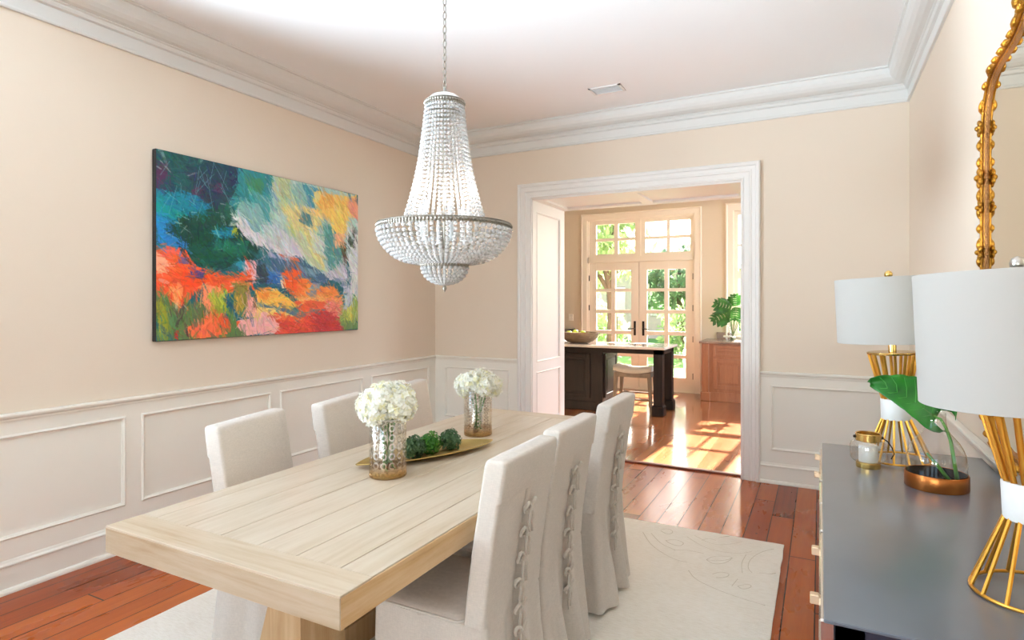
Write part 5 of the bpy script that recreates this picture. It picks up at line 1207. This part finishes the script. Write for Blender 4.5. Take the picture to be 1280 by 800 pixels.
MB().lathe([(0, .012), (.045, .012), (.042, .06), (0, .065)], 20).build('water_base', M['box_a'], pv, (0, 0, 0), True, 60)
pl = thing('monstera_plant', (PV[0], PV[1], PV[2]+.07), 'dark green split-leaf plant standing in the glass vase by the window', 'plant')
def mleaf(base, tip, up, w, mat):
    O = Vector(pl.location); base, tip = Vector(base), Vector(tip); ax = tip-base; side = ax.normalized().cross(Vector(up)).normalized(); nn = side.cross(ax.normalized()); mb = MB()
    out = []
    for sg in (1, -1):
        k = 6
        for i in range(k):   # fingers either side of the midrib
            u0, u1 = i/k-.12, (i+.72)/k-.12; wl = w*math.sin(PI*min(1, max(.12, (i+.9)/(k+.8))))**.7
            p = [base+ax*max(u0, -.1), base+ax*u1, base+ax*(u1+.10)+side*sg*wl*.6-nn*wl*.06, base+ax*(u1+.16)+side*sg*wl-nn*wl*.25, base+ax*(u0+.10)+side*sg*wl*.98-nn*wl*.25, base+ax*(u0+.02)+side*sg*wl*.6-nn*wl*.06]
            mb.add([tuple(x-O) for x in p], [(0, 1, 2, 5), (5, 2, 3, 4)])
    mb.add([tuple(x-O) for x in (base+ax*.8+side*w*.25, tip, base+ax*.8-side*w*.25, base+ax*.6)], [(0, 1, 2, 3)])
    mb.tube([tuple(base-O), tuple(base+ax*.5-O-nn*.004), tuple(tip-O)], [.006, .004, .002], 5)
    mb.build('leaf', mat, pl, (0, 0, 0))
bx_, by_, bz_ = PV
for base, tip, up, w, mt in (((-1.27, 9.70, 1.34), (-1.52, 9.60, 1.22), (0, -.8, .6), .16, 'plant_leaf'), ((-1.25, 9.74, 1.44), (-1.50, 9.72, 1.52), (.1, -.8, .5), .15, 'plant_leaf'), ((-1.14, 9.68, 1.42), (-1.16, 9.56, 1.22), (0, -.9, .3), .14, 'plant_leaf'), ((-1.05, 9.74, 1.46), (-.86, 9.70, 1.38), (-.1, -.9, .4), .15, 'plant_leaf_lit'), ((-1.02, 9.70, 1.34), (-.82, 9.6, 1.2), (0, -.8, .6), .13, 'plant_leaf_lit'), ((-1.17, 9.80, 1.48), (-1.2, 9.86, 1.66), (0, -.9, .2), .12, 'plant_leaf')):
    mleaf(base, tip, up, w, M[mt])
    mb = MB(); O = Vector(pl.location); b = Vector(base); mb.tube([(0.0, 0, 0), tuple((b-O)*.5+Vector((0, 0, .05))), tuple(b-O)], .005, 6); mb.build('stalk', M['stem'], pl, (0, 0, 0), True)

# ------------------------------------------------------------------ garden
struct('lawn', MB().box(-30, 25, 12.6, 45, -.25, -.08), M['lawn'], label='sunlit lawn beyond the french doors')
struct('patio', MB().box(-30, 25, YF+.16, 12.6, -.25, -.06), M['paving'], label='pale paved terrace outside the french doors')
bn = thing('garden_bench', (-2.35, 12.2, -.06), 'white painted garden bench on the terrace outside the right door', 'bench', rot=(0, 0, math.radians(8)))
mb = MB()
for k in range(5): mb.box(-.1, 1.3, -.2+k*.09, -.2+k*.09+.075, .40, .43, .004)
mb.build('seat', M['bench'], bn)
mb = MB(); mb.box(-.1, 1.3, .28, .31, .78, .86, .006); mb.box(-.1, 1.3, .28, .31, .46, .52, .006)
for k in range(13): mb.box(-.08+k*.108, -.08+k*.108+.06, .285, .305, .5, .8)
mb.build('backrest', M['bench'], bn)
for x in (-.08, 1.22):
    for y in (-.2, .26): MB().box(x, x+.06, y, y+.06, 0, .86 if y > 0 else .62, .004).build('leg', M['bench'], bn)
    MB().box(x-.005, x+.065, -.22, .3, .60, .635, .006).build('armrest', M['bench'], bn)
def foliage(mb, c, rad, n, ls, rr, shell=.6, droop=0):
    for _ in range(n):
        while True:
            d = Vector((rr.uniform(-1, 1), rr.uniform(-1, 1), rr.uniform(-1, 1)))
            if .05 < d.length < 1: break
        k = shell+(1-shell)*rr.random(); d = d.normalized()*k; p = Vector((c[0]+d.x*rad[0], c[1]+d.y*rad[1], c[2]+d.z*rad[2]))
        nrm = Vector((rr.uniform(-1, 1), rr.uniform(-1, 1), rr.uniform(-.3, 1))).normalized(); a = nrm.orthogonal().normalized(); a = Matrix.Rotation(rr.uniform(0, 6.3), 3, nrm) @ a
        if droop: a = (a+Vector((0, 0, -droop))).normalized(); 
        b = nrm.cross(a).normalized(); s = ls*rr.uniform(.6, 1.3); w = .28 if droop else .5
        mb.add([tuple(p-a*s), tuple(p+b*s*w), tuple(p+a*s), tuple(p-b*s*w)], [(0, 1, 2, 3)])
def tree(name, x, y, h, blobs, mat, label, seed, ls=.16, n=420, droop=0, trunk=True, z0=-.1):
    rr = random.Random(seed); root = thing(name, (x, y, z0), label, 'tree' if trunk else 'shrub', 'garden trees' if trunk else 'garden shrubs')
    mb = MB()
    for bx, by, bz, rx, ry, rz in blobs: foliage(mb, (bx, by, bz), (rx, ry, rz), int(n*rx*rz), ls, rr, .55, droop)
    mb.build('crown' if trunk else 'foliage', M[mat], root)
    mb = MB()
    if trunk:
        mb.tube([(0, 0, 0), (.05, 0, h*.25), (-.04, .05, h*.5), (.02, 0, h*.72)], [h*.035, h*.028, h*.022, h*.012], 8)
        for bx, by, bz, *_ in blobs[:4]: mb.tube([(.0, .0, h*.4), (bx*.5, by*.5, (h*.4+bz)/2+.1), (bx*.9, by*.9, bz)], [h*.016, h*.012, h*.006], 6)
        mb.build('trunk', M['bark'], root, (0, 0, 0), True)
    else:
        for k in range(5): mb.tube([(.06*math.cos(k), .06*math.sin(k), 0), (.2*math.cos(k*1.3), .2*math.sin(k*1.3), h*.5)], [.02, .01], 5)
        mb.build('stem', M['bark'], root)
tree('garden_tree', -4.55, 14.0, 4.6, [(-.4, 0, 3.4, .95, .8, 1.0), (.35, -.1, 3.0, .8, .7, .9), (0, .2, 4.1, .9, .8, .7), (-.6, .1, 2.5, .6, .6, .6)], 'fol_mid', 'drooping leafy tree outside the left french door', 1, .15, 520, 1.1)
tree('garden_tree', -7.4, 18.6, 5.4, [(0, 0, 3.6, 1.4, 1.1, 1.5), (.9, 0, 3.0, 1.1, .9, 1.2), (-1, .2, 3.2, 1.1, .9, 1.2)], 'fol_pale', 'pale sunlit tree farther back left of the lawn', 2, .16, 330)
tree('garden_tree', -4.3, 20.8, 4.2, [(0, 0, 2.5, 1.1, .9, 1.1), (.8, 0, 2.2, .9, .8, 1.0), (-.8, 0, 2.0, .8, .8, .9)], 'fol_dark', 'dark dense tree behind the lawn seen through the right door', 3, .14, 520)
tree('garden_tree', -.2, 21.5, 4.0, [(0, 0, 2.4, 1.2, .9, 1.0), (.9, .1, 2.0, .9, .8, .9), (-.9, 0, 1.9, .9, .8, .9)], 'fol_dark', 'dark tree at the far right of the lawn', 4, .15, 420)
tree('hedge_shrub', -5.5, 15.4, 1.7, [(0, 0, .9, .9, .6, .9), (.5, -.1, .7, .6, .5, .7)], 'fol_pale', 'pale green shrub low outside the left french door', 5, .11, 700, 0, False)
tree('hedge_shrub', -3.3, 17.0, 1.6, [(0, 0, .85, .85, .6, .85), (.5, 0, .6, .6, .5, .6)], 'fol_mid', 'mid green rounded shrub seen low through the right french door', 6, .10, 760, 0, False)
tree('hedge_shrub', -1.7, 19.0, 1.9, [(0, 0, 1.0, .9, .6, 1.0), (-.5, 0, .7, .6, .5, .7)], 'fol_dark', 'dark shrub far back right of the middle of the lawn', 7, .10, 760, 0, False)
tree('hedge_shrub', -1.2, 15.6, 1.3, [(0, 0, .65, .7, .5, .65)], 'fol_mid', 'small shrub at the right end of the terrace', 8, .09, 800, 0, False)
tree('hedge_shrub', 1.0, 15.2, 2.2, [(0, 0, 1.1, 1.0, .7, 1.1), (-.8, 0, .9, .7, .6, .9)], 'fol_pale', 'pale shrub outside the tall right kitchen window', 9, .12, 420, 0, False)
hs = thing('neighbour_house', (-6.2, 26, -.1), 'pale pinkish house with a grey roof far behind the trees', 'house')
mb = MB(); mb.box(-3.2, 3.2, 0, 5, 0, 3.0); mb.build('wall', M['brick'], hs)
mb = MB(); mb.loft([[(-3.5, -.3, 3.0), (3.5, -.3, 3.0), (3.5, 5.3, 3.0), (-3.5, 5.3, 3.0)], [(-2.0, 2.4, 4.3), (2.0, 2.4, 4.3), (2.0, 2.6, 4.3), (-2.0, 2.6, 4.3)]]); mb.build('roof', M['roof'], hs)
for x in (-2.0, .0, 2.0): MB().box(x-.45, x+.45, -.04, 0.02, 1.0, 2.3, .02).build('window', M['mirror_front'], hs)
